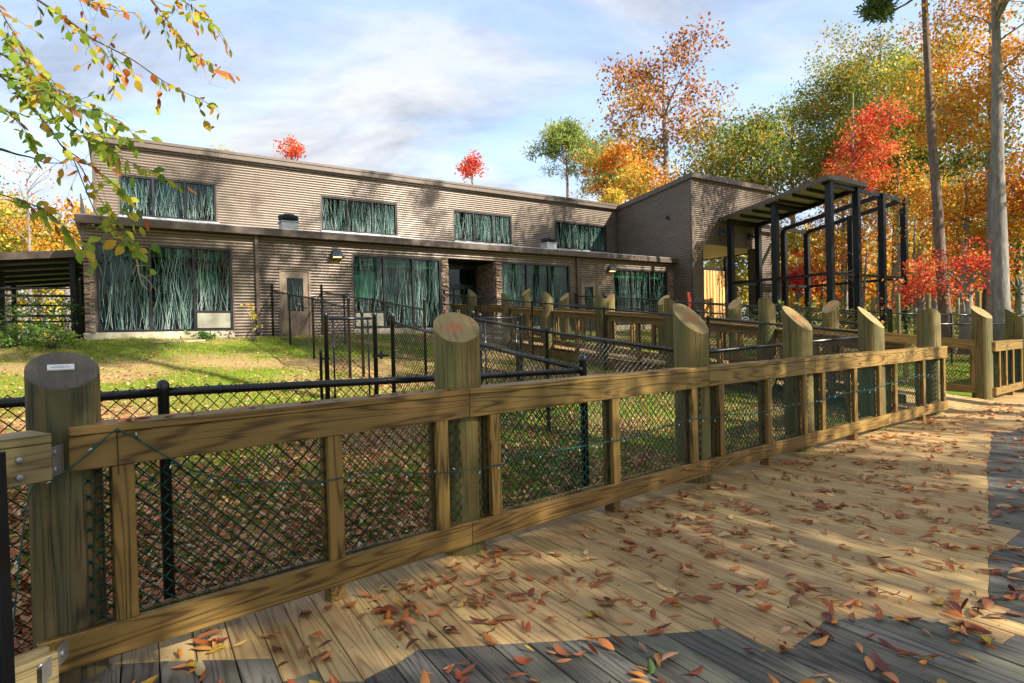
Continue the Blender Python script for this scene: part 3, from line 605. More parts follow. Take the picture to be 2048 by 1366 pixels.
for (x, y) in ((1441, 469), (1498, 477)): lamp(upx(x, y, TV), False)
bld = bld_
mb = MB(); c = W(TU0-.1, .3, 7.45); mb.bar(W(TU0, .3, 7.55), W(TU0-.12, .3, 7.45), .05, .05); mb.bar(W(TU0-.1, .38, 7.42), W(TU0-.1, .14, 7.36), .08, .08, bev=.01); mb.build('security_camera', M['blacksteel'], tw)

# ------------------------------------------------------------------ slat gate and frame behind the passage
sg = thing('slat_gate', 'orange wooden slat gate standing inside the tower passage', 'gate', W(20.6, 3.4, 1.6), BROT)
a0 = UV(onpl(1406, 541, W(0, 3.4), BY))[0]; a1 = UV(onpl(1449, 541, W(0, 3.4), BY))[0]; zt = onpl(1420, 541, W(0, 3.4), BY)[2]; k = 7; stp = (a1-a0)/k
for i in range(k):
    mb = MB(); d = rng.uniform(-.02, .02); mb.box(W(a0+stp*(i+.5), 3.4+d, (1.6+zt)/2), BX*(stp*.5-rng.uniform(.02, .05)), BY*.02, np.array([rng.normal(0, .01), 0, (zt-1.6)/2]), bev=.006); mb.build('slat', M['slat'], sg)
mb = MB(); mb.bx(a0-.1, a1+.1, 3.45, 3.5, zt+.02, zt+.2); mb.bx(a1+.03, a1+.25, 3.3, 3.5, 1.6, zt+.9); mb.bx(a0-.1, a1, 3.45, 3.5, 2.2, 2.3); mb.build('gate_frame', M['blacksteel'], sg)
bf = thing('rear_frame', 'black steel frame seen through the tower passage', 'frame', W(23, 6, 1.6), BROT)
for (u, v) in ((a1+.2, 4.2), (a1+.2, 9.), (25.8, 4.2), (25.8, 9.), (29.5, 4.2), (29.5, 9.)):
    mb = MB(); mb.bx(u-.08, u+.08, v-.08, v+.08, 1.5, 5.2); mb.build('post', M['blacksteel'], bf)
mb = MB()
for z in (5.12, 4.1, 2.6):
    for v in (4.2, 9.): mb.bx(a1+.2, 29.5, v-.05, v+.05, z, z+.1)
    for u in (a1+.2, 25.8, 29.5): mb.bx(u-.045, u+.045, 4.2, 9, z+.003, z+.093)
mb.build('beams', M['blacksteel'], bf)

# ------------------------------------------------------------------ aviary frame in front of the tower
cg = thing('aviary_frame', 'tall black steel aviary frame with a partial roof beside the tower', 'frame', W(25, -4.2, 1.0), BROT)
US = [21.54, 23.9, 26.3, 28.6]; VS = [-1.6, -4.1, -6.75]; ZT = lambda v: 7.2+(v+1.6)/(-5.15)*.82
for i, u in enumerate(US):
    for j, v in enumerate(VS):
        if 0 < i < 3 and j == 1: continue
        mb = MB(); g0 = float(G(*W(u, v)[:2])); mb.bx(u-.135, u+.135, v-.135, v+.135, g0-.1, ZT(v), bev=.012); mb.build('post', M['blacksteel'], cg)
for u in US[1:]:
    mb = MB(); mb.bar(W(u, -1.6, ZT(-1.6)-.1), W(u, -6.75, ZT(-6.75)-.1), .14, .2, BX); mb.build('rafter', M['blacksteel'], cg)
for v in VS:
    for k in range(3):
        if v == VS[1] and k > 0: continue
        mb = MB(); mb.bx(US[k]+.1, US[k+1]-.1, v-.05, v+.05, ZT(v)-.2, ZT(v)-.02); mb.build('beam', M['blacksteel'], cg)
for (ua, va, ub, vb) in [(US[k], v, US[k+1], v) for k in range(3) for v in (VS[0], VS[2])]+[(u, VS[j], u, VS[j+1]) for j in range(2) for u in (US[0], US[3])]:
    for z in (3.93,):
        mb = MB(); mb.bar(W(ua, va, z), W(ub, vb, z), .1, .13); mb.build('mid_rail', M['blacksteel'], cg)
rf = MB(); rf.add([W(21.2, -1.3, ZT(-1.3)+.02), W(24.35, -1.3, ZT(-1.3)+.02), W(24.35, -6.95, ZT(-6.95)+.02), W(21.2, -6.95, ZT(-6.95)+.02)], [(3, 2, 1, 0)]); rr = rf.build('roof_panel', M['roofgrey'], cg, grain=False)
rf = MB(); rf.add([W(21.15, -1.25, ZT(-1.3)+.16), W(24.4, -1.25, ZT(-1.3)+.16), W(24.4, -7, ZT(-7)+.16), W(21.15, -7, ZT(-7)+.16)], [(0, 1, 2, 3)]); rf.build('roof_cover', M['trim'], cg, grain=False)
for v in np.linspace(-1.7, -6.6, 8):
    mb = MB(); mb.bx(21.3, 24.3, v-.05, v+.05, ZT(v)-.13, ZT(v)); mb.build('joist', M['blacksteel'], cg)
mb = MB()
for (pa, pb) in ((W(21.15, -1.28, ZT(-1.3)+.08), W(21.15, -7.0, ZT(-7)+.08)), (W(24.4, -1.28, ZT(-1.3)+.08), W(24.4, -7., ZT(-7)+.08)), (W(21.2, -6.98, ZT(-7)+.08), W(24.37, -6.98, ZT(-7)+.08)), (W(21.2, -1.28, ZT(-1.3)+.08), W(24.37, -1.28, ZT(-1.3)+.08))): mb.bar(pa, pb, .06, .2)
mb.build('fascia', M['trim'], cg)

# ------------------------------------------------------------------ roofed pen left of the building
sh = thing('roofed_pen', 'black steel pen with a sloping brown edged roof left of the building', 'pen', W(-9, 4, 1.7), BROT)
ZR = lambda u: 4.25+(u+5.9)*.1
for u in (-6.2, -8.2, -10.2, -12.):
    for v in (1.6, 4.2, 6.8):
        mb = MB(); mb.bx(u-.07, u+.07, v-.07, v+.07, 1.6, ZR(u)); mb.build('post', M['blacksteel'], sh)
mb = MB(); mb.add([W(-5.92, 1.3, ZR(-5.9)+.12), W(-12.5, 1.3, ZR(-12.5)+.12), W(-12.5, 7.2, ZR(-12.5)-.3), W(-5.92, 7.2, ZR(-5.9)-.3)], [(0, 1, 2, 3)]); mb.build('roof', M['galv'], sh, grain=False)
mb = MB(); mb.bar(W(-5.92, 1.25, ZR(-5.9)+.08), W(-12.5, 1.25, ZR(-12.5)+.08), .05, .22); mb.build('fascia', M['trim'], sh)
for v in np.linspace(1.8, 6.9, 6):
    mb = MB(); mb.bar(W(-5.95, v, ZR(-5.9)+.02-.07*(v-1.3)), W(-12.4, v, ZR(-12.4)+.02-.07*(v-1.3)), .06, .12); mb.build('purlin', M['blacksteel'], sh)
mb = MB()
for z in (3.0, 2.4):
    for v in (1.6, 6.8): mb.bx(-12, -6.2, v-.035, v+.035, z, z+.07)
mb.bx(-10.2, -8.3, 4.1, 4.16, 1.7, 3.0); mb.build('rails', M['blacksteel'], sh)

# ------------------------------------------------------------------ chain link
def chain(name, parent, Pa, Pb, zb0, zb1, zt0, zt1, mat_, A=.0375, r=.0021):
    Pa = np.asarray(Pa, float)[:2]; Pb = np.asarray(Pb, float)[:2]; d = Pb-Pa; L = np.linalg.norm(d); d /= L; n2 = np.array([-d[1], d[0], 0])
    nw = max(1, int(L/A)); A2 = L/nw; K = max(2, int(((zt0-zb0)+(zt1-zb1))/2/A))
    j, k = np.meshgrid(np.arange(nw-1), np.arange(K+1), indexing='ij'); s = A2*(j+((k+j) % 2)); fr = s/L
    z = (zb0+(zb1-zb0)*fr)+(((zt0+(zt1-zt0)*fr)-(zb0+(zb1-zb0)*fr))*k/K)
    P = np.stack([Pa[0]+d[0]*s, Pa[1]+d[1]*s, z], -1)
    wob = ((k+j) % 2*2-1)*r*.9
    P = P+n2*wob[..., None]
    offs = np.array([n2*r, -n2*r*.5+np.array([0, 0, 1.15*r]), -n2*r*.5-np.array([0, 0, 1.15*r])])
    V = (P[..., None, :]+offs).reshape(-1, 3); idx = np.arange((nw-1)*(K+1)*3).reshape(nw-1, K+1, 3)
    Q_ = []
    for a in range(3):
        b = (a+1) % 3; Q_.append(np.stack([idx[:, :-1, a], idx[:, :-1, b], idx[:, 1:, b], idx[:, 1:, a]], -1).reshape(-1, 4))
    return tag(fast_mesh(name, V, np.concatenate(Q_), mat_, parent, smooth=True), kind='stuff')

# ------------------------------------------------------------------ timber railings
def round_post(root, c, z0, R, zpk, slope, cutdir, mats, n=30, name='post'):
    b = MB(); c = np.asarray(c, float)[:2]; cd_ = np.asarray(cutdir, float)[:2]; cd_ = cd_/np.linalg.norm(cd_); pd = np.array([-cd_[1], cd_[0]])
    ths = np.arange(n)*2*math.pi/n; ph = rng.uniform(0, 6.28, 3); rr_ = R*(1+.012*np.sin(2*ths+ph[0])+.01*np.sin(3*ths+ph[1])+.006*np.sin(7*ths+ph[2])); off = rng.uniform(0, 40)
    zc = zpk-slope*R; xy = np.stack([np.cos(ths)*rr_, np.sin(ths)*rr_], 1); ztp = zc-slope*(xy@cd_); V = []; Gc = []; rows = 7
    for k in range(rows):
        t = k/(rows-1)
        for i in range(n):
            z = z0+(ztp[i]-z0)*t; V.append((c[0]+xy[i, 0], c[1]+xy[i, 1], z)); Gc.append((z+off, xy[i, 0]*1.3+off, xy[i, 1]*1.3))
    b.add(V, [(k*n+i, k*n+(i+1) % n, (k+1)*n+(i+1) % n, (k+1)*n+i) for k in range(rows-1) for i in range(n)], Gc)
    st = math.sqrt(1+slope*slope); V2 = []; G2 = []
    for q in (.965, ):
        for i in range(n): V2.append((c[0]+xy[i, 0]*q, c[1]+xy[i, 1]*q, zc-slope*(xy[i]@cd_)*q+.004)); a = xy[i]@cd_*st*q; e = xy[i]@pd*q; G2.append((a+.018*math.sin(ph[0]), e+.018*math.cos(ph[1]), off))
    rim = [(c[0]+xy[i, 0], c[1]+xy[i, 1], ztp[i]) for i in range(n)]; G3 = [((xy[i]@cd_)*st, xy[i]@pd, off) for i in range(n)]
    b.add(V2+rim, [tuple(range(n))]+[(n+i, n+(i+1) % n, (i+1) % n, i) for i in range(n)], G2+G3, 1)
    return b.build(name, mats, root)
UPZ = np.array([0, 0, 1.])
def section(root, A, B, nv, ups=(), feet=(), matr='rail', mesh='green', e0=0., e1=0., A_=.036, r_=.0041, gap=.0015, lowext=0.):
    """one bay of railing; A, B front-line points on the floor (3D), nv unit normal pointing away from the walkway"""
    A = np.asarray(A, float); B = np.asarray(B, float); nv = np.asarray(nv, float); L = np.linalg.norm(B-A); d = (B-A)/L
    def brd(o0, o1, z0, z1, a=0., b=0., nm='rail', bev=.004):
        P = A+d*(a+gap); Q = B-d*(b+gap); m_ = MB(); m_.box((P+Q)/2+nv*(o0+o1)/2+UPZ*(z0+z1)/2, (Q-P)/2, nv*(o1-o0)/2, UPZ*(z1-z0)/2, bev=bev); return m_.build(nm, M[matr], root)
    brd(-.004, .2, 1.107, 1.145, e0, e1, 'cap_board'); brd(0, .04, .952, 1.104, e0, e1, 'top_rail'); brd(.085, .125, .952, 1.104, e0, e1, 'top_rail')
    brd(0, .04, .09, .24, e0-lowext, e1, 'bottom_rail'); brd(.085, .125, .09, .24, e0, e1, 'bottom_rail')
    for t in ups:
        P = A+d*t
        for o in (.024, .105):
            m_ = MB(); m_.box(P+nv*o+UPZ*.596, d*.044, nv*.019, UPZ*.3555, bev=.003); m_.build('upright', M[matr], root)
    for t in feet:
        P = A+d*t; m_ = MB(); m_.box(P+nv*.065+UPZ*.04, d*.044, nv*.05, UPZ*.049, bev=.003); m_.build('foot', M[matr], root)
    if mesh:
        o = nv*.064; chain('mesh_panel', root, (A+o+d*e0), (B+o-d*e1), A[2]+.225, B[2]+.225, A[2]+.965, B[2]+.965, M[mesh], A_, r_)
n3 = lambda v: np.array([v[0], v[1], 0.])
rail1 = thing('boardwalk_railing', 'timber boardwalk railing with green mesh and six slant cut posts in the foreground', 'railing', (JF[2][0], JF[2][1], 0))
secn = []
for i in range(5):
    nv, d = nrm2(JF[i], JF[i+1]); secn.append((nv, d))
    L = np.linalg.norm(JF[i+1]-JF[i]); lft = .3 if i == 0 else .38
    A = n3(JF[i]); B = n3(JF[i+1])
    if i == 0: section(rail1, A+n3(d)*.13, B, n3(nv), (.2, (L-.13)*.56, L-.13-.22), ((L-.13)*.56,), lowext=.13)
    elif i == 4: section(rail1, A, B, n3(nv), (.3, L*.58, L-.12), (L*.58,))
    else: section(rail1, A, B, n3(nv), (.22, L*.52, L-.24), (L*.52,))
PK = [(1.475, .6, .137), (1.68, .66, .165), (1.79, .95, .17), (1.79, .95, .168), (1.8, 1.0, .165), (1.78, .85, .168)]
for i in range(6):
    nv, d = secn[max(0, i-1)] if i else secn[0]
    c = JF[i]+nv*.215+d*(.1, .06, .02, .015, .01, -.15)[i]
    cdir = np.array([(.25, -.97), (.25, -.97), (.52, -.85), (.6, -.8), (.66, -.75), (0, 0)][i])
    if i == 0: c = JF[0]+nv*.185+d*.13; cdir = np.array([.62, -.78])
    if i == 5: cdir = d*.9+nv*.35
    round_post(rail1, c, -.05 if i else -.3, PK[i][2], PK[i][0], PK[i][1], cdir, [M['oldpost'], M['endold']] if i == 0 else [M['post'], M['end']])
P1 = JF[0]+secn[0][0]*.185+secn[0][1]*.13
# plaque on the old post
cdir = np.array([.62, -.78]); cdir /= np.linalg.norm(cdir); ax = np.array([-cdir[1], cdir[0], 0])*-1.; ax = ax*np.sign(ax[0]); sl_ = .6; dn = np.array([cdir[0], cdir[1], -sl_]); dn /= np.linalg.norm(dn); nn_ = np.cross(ax, -dn); nn_ *= np.sign(nn_[2])
pc = np.array([P1[0], P1[1], PK[0][0]-sl_*PK[0][2]])+ax*-.005-dn*.01+nn_*.008
mb = MB(); mb.box(pc, ax*.05, dn*.0215, nn_*.004, bev=.001); pl = mb.build('plaque', M['white'], rail1)
def text(s, size, parent, c, ax_, up_, m_, name='lettering'):
    cu = bpy.data.curves.new(name, 'FONT'); cu.body = s; cu.size = size; cu.align_x = 'CENTER'; cu.align_y = 'CENTER'; cu.extrude = .0002
    o = bpy.data.objects.new(name, cu); nz_ = np.cross(ax_, up_); mm = Matrix(((ax_[0], up_[0], nz_[0], c[0]), (ax_[1], up_[1], nz_[1], c[1]), (ax_[2], up_[2], nz_[2], c[2]), (0, 0, 0, 1)))
    dg = bpy.context.evaluated_depsgraph_get(); COL.objects.link(o); me = bpy.data.meshes.new_from_object(o.evaluated_get(bpy.context.evaluated_depsgraph_get())); bpy.data.objects.remove(o)
    me.transform(world_mat(parent).inverted() @ mm); me.materials.append(m_); ob = bpy.data.objects.new(name, me); COL.objects.link(ob); ob.parent = parent; return ob
text('In Honor of', .0105, pl, pc+nn_*.0046-dn*.0045, ax, -dn, M['ink'])
mb = MB()
xx = -.036
while xx < .034:
    l = rng.uniform(.003, .008); mb.box(pc+nn_*.0046+dn*.006+ax*(xx+l/2), ax*l/2, dn*.002, nn_*.0002); xx += l+.0022
mb.build('lettering', M['ink'], pl)
# left bay of the railing and the steel brackets at the old post
A2 = onz(2.5, 979, .952); B2 = onz(106, 960, .952); A2[2] = B2[2] = 0; dl = (B2-A2)/np.linalg.norm(B2-A2); A2 = A2-dl*2.2; nl = np.array([-dl[1], dl[0], 0])
rail2 = thing('weathered_railing', 'older weathered timber railing bay bolted to the left of the foreground railing', 'railing', (A2[0], A2[1], 0))
section(rail2, A2, B2, nl, (.3, 1.3), (1.3,), 'railold', None, gap=0)
def bracket(root, P, dv, nv, z0, z1, wd):
    m_ = MB(); m_.box(P+nv*.0+UPZ*(z0+z1)/2, dv*wd, nv*.003, UPZ*(z1-z0)/2); b_ = m_.build('bracket', M['galv'], root)
    return b_
def bolt(root, P, nv, r=.013):
    m_ = MB(); m_.tube([P, P-nv*.006, P-nv*.009], [r, r*.95, r*.5], 10); return m_.build('bolt', M['bolt'], root, True)
A1 = n3(JF[0])+n3(secn[0][1])*.13; nv1 = n3(secn[0][0])
pm_ = (A1+B2)/2; dm = (A1-B2); dm[2] = 0; dm /= np.linalg.norm(dm); nm_ = np.array([-dm[1], dm[0], 0])
bk = bracket(rail2, pm_+nm_*.02, dm, nm_, .955, 1.08, .07)
for zz in (.985, 1.055): bolt(bk, pm_+nm_*.017+UPZ*zz-dm*.015, nm_); bolt(rail2, B2-dl*.11+UPZ*zz-nl*.001, nl, .014)
bk = bracket(rail2, pm_+nm_*.02-dm*.05, dm, nm_, .16, .235, .11); bolt(bk, pm_+nm_*.017+UPZ*.2, nm_, .016)
for zz in (.125, .21): bolt(rail2, B2-dl*.06+UPZ*zz-nl*.001, nl, .014)

# ------------------------------------------------------------------ ramp to the entrance
FL = lambda v: float(np.interp(v, [-17.3, -16.7, -15.5, -11.2, .4], [.004, .006, .2, .68, 1.70]))
ramp_ = tag(thing('boardwalk_ramp', None, None, W(7, -8, .5), BROT), kind='structure')
v = .2; k = 0
while v > -17.05:
    ur = 7.86 if v > -14 else float(np.interp(v, [-17, -14], [9.1, 7.86])); ul = 6.12 if v > -16.2 else 6.6
    if v < -16.6: ul = 7.0
    m_ = MB(); dz = FL(v-.0725)-FL(v+.0725); m_.box(W((ul+ur)/2, v, FL(v)-.018), BX*(ur-ul)/2, BY*.0715-UPZ*dz/2, UPZ*.018, bev=.004); m_.build('plank', M['deck'], ramp_); v -= .1525
for u in (5.98, 7.98):
    for (va, vb) in ((.1, -8), (-8.0, -16.4 if u < 7 else -14)):
        m_ = MB(); m_.bar(W(u, va, FL(va)-.17), W(u, vb, FL(vb)-.17), .04, .24, BX); m_.build('stringer', M['rail'], ramp_)
VN = [-1.69, -4.02, -6.37, -8.81, -11.28, -13.79, -16.25]; VF = [-2.35, -4.7, -6.99, -9.23, -11.59, -14.01]
ZN = [3.27, 2.95, 2.83, 2.57, 2.3, 2.14, 1.85]; ZF = [3.29, 2.95, 2.75, 2.55, 2.3, 2.1]
rn = thing('ramp_railing', 'timber ramp railing on the side nearer the camera leading to the entrance', 'railing', W(6, -8, .6), BROT)
pts = [.15]+VN
for a, b in zip(pts, pts[1:]):
    L = abs(b-a); section(rn, W(6.21, a, FL(a)), W(6.21, b, FL(b)), -BX, (.25, L*.5, L-.25), (L*.5,), mesh='green', A_=.06, r_=.003)
for v, z in zip(VN[:-1], ZN): round_post(rn, W(6., v)[:2], float(G(*W(6, v)[:2]))-.1, .165, z, .85, BX, [M['post'], M['end']], 20)
rf_ = thing('ramp_railing', 'timber ramp railing on the far side ending at a corner post', 'railing', W(8, -8, .6), BROT)
pts = [.1]+VF
for a, b in zip(pts, pts[1:]):
    L = abs(b-a); section(rf_, W(7.79, a, FL(a)), W(7.79, b, FL(b)), BX, (.25, L*.5, L-.25), (L*.5,), mesh='green', A_=.06, r_=.003)
for v, z in zip(VF, ZF): round_post(rf_, W(8., v)[:2], float(G(*W(8, v)[:2]))-.1, .165, z, .85, -BX, [M['post'], M['end']], 20)
a = W(7.79, VF[-1], FL(VF[-1])); b = np.array([9.43, 11.55, .0]); dd = (b-a)/np.linalg.norm(b-a); nv = np.array([-dd[1], dd[0], 0]); nv /= np.linalg.norm(nv); nv = nv*np.sign(nv@BX)
L = np.linalg.norm(b-a); section(rf_, a, b, nv, (.3, L*.5, L-.35), (), mesh='black')
round_post(rf_, CORNER, -.2, .168, 1.87, .8, np.array([.35, -.95]), [M['post'], M['end']])
rr3 = thing('boardwalk_railing', 'timber railing with green mesh running off the right edge from the corner post', 'railing', (b[0], b[1], 0))
e = np.array([math.sin(.92), math.cos(.92), 0]); nv = np.array([-e[1], e[0], 0])
for i in range(3):
    section(rr3, b+e*2.3*i, b+e*2.3*(i+1), nv, (.3, .75, 1.25, 1.9), (1.25,)); round_post(rr3, (b+e*2.3*(i+1)+nv*.21)[:2], -.2, .168, 1.84, .8, -nv[:2]+e[:2]*.2, [M['post'], M['end']])

# ------------------------------------------------------------------ black chain link fences
def steel_post(root, P, z0, z1, r=.033, name='post'):
    m_ = MB(); p = np.array([P[0], P[1], 0]); m_.tube([p+UPZ*z0, p+UPZ*(z1-.05), p+UPZ*(z1-.045), p+UPZ*z1, p+UPZ*(z1+.018), p+UPZ*(z1+.026)], [r, r, r*1.12, r*1.12, r*.8, r*.25], 10); return m_.build(name, M['black'], root, True)
def fence(label, pts, A=.0375, r=.0036, rr=.022, pr=.033, posts=None, ties=False, midrail=False, over=.1, name='chain_link_fence'):
    """pts: world (x, y, z of rail top)"""
    pts = [np.asarray(p, float) for p in pts]; rt = thing(name, label, 'fence', (pts[0][0], pts[0][1], float(G(pts[0][0], pts[0][1]))), 0)
    for i, p in enumerate(pts):
        if posts is None or i in posts: steel_post(rt, p, float(G(p[0], p[1]))-.15, p[2]+(over if i in (0, len(pts)-1) else .02), pr if i in (0, len(pts)-1) else pr*.85)
    for a, b in zip(pts, pts[1:]):
        m_ = MB(); m_.tube([a-UPZ*rr, b-UPZ*rr], rr, 10)
        if ties:
            L = np.linalg.norm(b-a)
            for t in np.arange(.3, L, .55): q = a+(b-a)*t/L-UPZ*rr; dq = (b-a)/L; m_.tube([q-dq*.004, q+dq*.004], rr+.004, 8)
        m_.build('top_rail', M['black'], rt, True)
        chain('mesh', rt, a, b, float(G(a[0], a[1]))+.03, float(G(b[0], b[1]))+.03, a[2]+.012, b[2]+.012, M['black'], A, r)
    return rt
d1 = np.array([.778, .629]); q0 = np.array([-2.01, 3.40])
f1p = [(*(q0-d1*3.4), 1.25), (-2.01, 3.40, 1.25), (.66, 5.55, 1.18)]
F1 = fence('low black chain link fence directly behind the foreground railing, left part', f1p, rr=.026, pr=.036, ties=True)
F2 = fence('black chain link fence running back from the near corner post to the left gate', [W(-1.45, v, z) for v, z in ((-16.8, 1.19), (-14.6, 1.47), (-12.25, 1.77))], ties=True, posts=(1, 2))
Q2 = np.array([1.95, 6.4, 1.285]); g2 = W(.17, -11.95, 1.83)
F3 = fence('black chain link fence running back from behind the third timber post to the right gate', [Q2, Q2*.45+g2*.55+np.array([0, 0, -.02]), g2], ties=True)
qe = np.asarray(W(5.67, -16.05, 1.37))
F1b = fence('low black chain link fence behind the right half of the foreground railing', [Q2+np.array([.02, -.02, 0]), Q2*.52+qe*.48, qe], ties=True, posts=(1, 2))
F5 = fence('black chain link fence left of the tan door, sloping down the lawn', [W(-.74, v, z) for v, z in ((-.05, 3.21), (-2.4, 2.93), (-5, 2.63), (-7.95, 2.22))], A=.05, r=.0042, over=.22)
F6 = fence('black chain link fence right of the tan door, sloping down the lawn', [W(.9, v, z) for v, z in ((-.05, 3.22), (-2.5, 2.9), (-5.03, 2.62), (-8.4, 2.17))], A=.05, r=.0042, over=.22)
F7 = fence('black chain link fence alongside the near side of the timber ramp', [W(5.67, v, z) for v, z in ((-.05, 3.2), (-2.82, 2.89), (-6, 2.54), (-9.29, 2.17), (-12.6, 1.79), (-16.0, 1.4))], A=.05, r=.0042, over=.2)
F8a = fence('black rail fence just beyond the far ramp railing', [W(8.9, v, z) for v, z in ((-.1, 3.0), (-5, 2.5), (-9.7, 2.06), (-14.5, 1.58))], A=.06, r=.0046)
F8b = fence('black chain link fence left of the far tan door', [W(12.3, v, z) for v, z in ((-.1, 3.25), (-4, 2.86), (-8.3, 2.35), (-12.5, 1.9))], A=.06, r=.0046)
F8c = fence('black chain link fence right of the far tan door, passing the aviary', [W(14.0, v, z) for v, z in ((-.1, 3.25), (-4.5, 2.75), (-9., 2.28), (-12.5, 1.92))], A=.06, r=.0046)
F9 = fence('black chain link fence crossing in front of the woods at right', [W(14.05, -12.55, 1.9), W(17.5, -12.8, 1.85), W(21, -13, 1.8), W(26, -13.3, 1.75)], A=.06, r=.0046)
F9b = fence('second black chain link fence in front of the tree trunks at right', [W(9.3, -15.2, 1.55), W(13, -15.6, 1.5), W(18, -16, 1.45), W(24, -16.4, 1.4)], A=.06, r=.0046)
F0 = fence('black chain link fence left of the stone corner', [W(-5.95, -.02, 3.18), W(-7.75, -.2, 3.12), W(-10, -.4, 3.05), W(-13, -.6, 2.95)], A=.06, r=.0045, over=.25)
def gate(label, ua, ub, v, zt, latch):
    g0 = float(G(*W((ua+ub)/2, v)[:2])); rt = thing('chain_link_gate', label, 'gate', W(ua, v, g0), BROT)
    for u in (ua, ub): steel_post(rt, W(u, v), g0-.1, zt+.04, .034)
    e = .05*np.sign(ub-ua); m_ = MB(); m_.tube([W(ua+e, v-.0, zt-.03), W(ub-e, v, zt-.03)], .022, 10); m_.tube([W(ua+2.2*e, v, g0+.1), W(ua+2.2*e, v, zt-.03)], .014, 8); m_.tube([W(ub-2.2*e, v, g0+.1), W(ub-2.2*e, v, zt-.03)], .014, 8); m_.tube([W(ua+e, v, g0+.1), W(ub-e, v, g0+.1)], .02, 8); m_.build('gate_frame', M['black'], rt, True)
    chain('mesh', rt, W(ua+e, v), W(ub-e, v), g0+.1, g0+.1, zt, zt, M['black'], r=.0034)
    u = ub if latch > 0 else ua; m_ = MB(); m_.bar(W(u-.06, v-.02, g0+.95), W(u+.2*latch, v-.02, g0+.95), .03, .035); m_.bar(W(u+.08*latch, v-.03, g0+.9), W(u+.08*latch, v-.03, g0+1.03), .04, .05); m_.build('latch', M['black'], rt)
    uo = ua-.1 if latch > 0 else ub+.1; steel_post(rt, W(uo, v-.05), g0-.1, zt-.5, .022, 'drop_rod'); m_ = MB(); m_.bar(W(uo, v-.05, zt-.62), W(uo+.14*latch, v, zt-.62), .03, .03); m_.build('hinge', M['black'], rt)
ug = [UV(onpl(x, 632, W(0, -12.2), BY))[0] for x in (651, 749)]; zg = onpl(700, 633, W(0, -12.2), BY)[2]; gate('closed black chain link gate between the two lawn runs, left of the slanted post', ug[0], ug[1], -12.2, zg, 1)
ug = [UV(onpl(x, 632, W(0, -11.9), BY))[0] for x in (959, 1041)]; zg = onpl(1000, 633, W(0, -11.9), BY)[2]; gate('closed black chain link gate right of the slanted post, near the ramp', ug[1], ug[0], -11.9, zg, 1)
gp = W(UV(onpl(724, 632, W(0, -8), BY))[0], -8.0, 2.1); px_ = thing('fence_post', 'single black steel post standing behind the left gate', 'post', (gp[0], gp[1], float(G(gp[0], gp[1])))); steel_post(px_, gp, float(G(gp[0], gp[1]))-.1, 2.12)
# leaning black leg at the left picture edge
bl = thing('metal_leg', 'black metal leg at the far left edge in front of the weathered railing', 'post', onz(6, 1500, 0)); m_ = MB(); m_.bar(atd(-14, 905, 2.0), np.array([*(atd(14, 1560, 2.0)[:2]), 0.0]), .05, .05, bev=.004); m_.build('leg', M['blacksteel'], bl)
# red tape on a fence
rtp = thing('red_tape', 'strip of red marking tape tied to a fence beside the tower', 'tape', W(14.0, -5.2, 2.7)); m_ = MB(); cpt = atd(1378, 600, 22.); m_.add([cpt+RT*-.05+UPZ*.3, cpt+RT*.04+UPZ*.28, cpt+RT*.09, cpt+RT*-.04+UPZ*.02, cpt+RT*.06-UPZ*.35, cpt+RT*-.03-UPZ*.33], [(0, 1, 2, 3), (3, 2, 4, 5)]); m_.build('ribbon', M['red'], rtp)

# ------------------------------------------------------------------ string of lights on the railing
sw = thing('string_lights', 'green string of small fairy lights draped along the foreground railing', 'string lights', (JF[1][0], JF[1][1], .7))
swp = [(30, 1345), (28, 1240), (60, 985), (112, 957), (180, 905), (225, 863), (245, 863), (300, 893), (380, 938), (470, 960), (560, 966), (650, 962), (735, 945), (800, 944), (880, 946), (960, 936), (1020, 925), (1075, 908), (1215, 884), (1290, 868), (1345, 848), (1385, 838), (1430, 836), (1455, 830), (1520, 826), (1580, 812), (1632, 804), (1690, 786), (1740, 780), (1775, 768), (1815, 758), (1850, 752), (1880, 768), (1893, 806)]
def onfence(x, y, off=-.012):
    best = None
    for i in range(5):
        A = n3(JF[i]); B = n3(JF[i+1]); nv = n3(secn[i][0]); P = onpl(x, y, A+nv*off, nv); t = (P-A)@n3(secn[i][1])
        if (t >= 0 or i == 0) and (t <= np.linalg.norm(B-A) or i == 4): return P
    return P
wp = []
for i, (x, y) in enumerate(swp): wp.append(onfence(x, y, -.013))
wp = np.array(wp); fine = []
for i in range(len(wp)-1):
    for t in np.linspace(0, 1, 6, endpoint=False):
        p0 = wp[max(0, i-1)]; p1 = wp[i]; p2 = wp[i+1]; p3 = wp[min(len(wp)-1, i+2)]
        fine.append(.5*((2*p1)+(-p0+p2)*t+(2*p0-5*p1+4*p2-p3)*t*t+(-p0+3*p1-3*p2+p3)*t**3))
fine = np.array(fine); m_ = MB(); m_.tube(fine, .0032, 6); m_.tube(fine+np.array([.003, -.002, .004])*np.sin(np.arange(len(fine)))[:, None], .0026, 6); m_.build('cable', M['wire'], sw, True)
seg = np.concatenate([[0], np.cumsum(np.linalg.norm(np.diff(fine, axis=0), axis=1))])
for s_ in np.arange(.1, seg[-1], .19):
    P = np.array([np.interp(s_, seg, fine[:, i]) for i in range(3)]); dv = np.array([rng.normal(0, .5), -.5, rng.choice([-1, 1])*rng.uniform(.4, 1)]); dv /= np.linalg.norm(dv)
    m_ = MB(); m_.tube([P, P+dv*.022], [.0055, .005], 7); so_ = m_.build('socket', M['wire'], sw, True); m_ = MB(); m_.tube([P+dv*.022, P+dv*.034, P+dv*.042], [.0035, .0033, .0006], 6); m_.build('bulb', M['bulb'], so_, True)
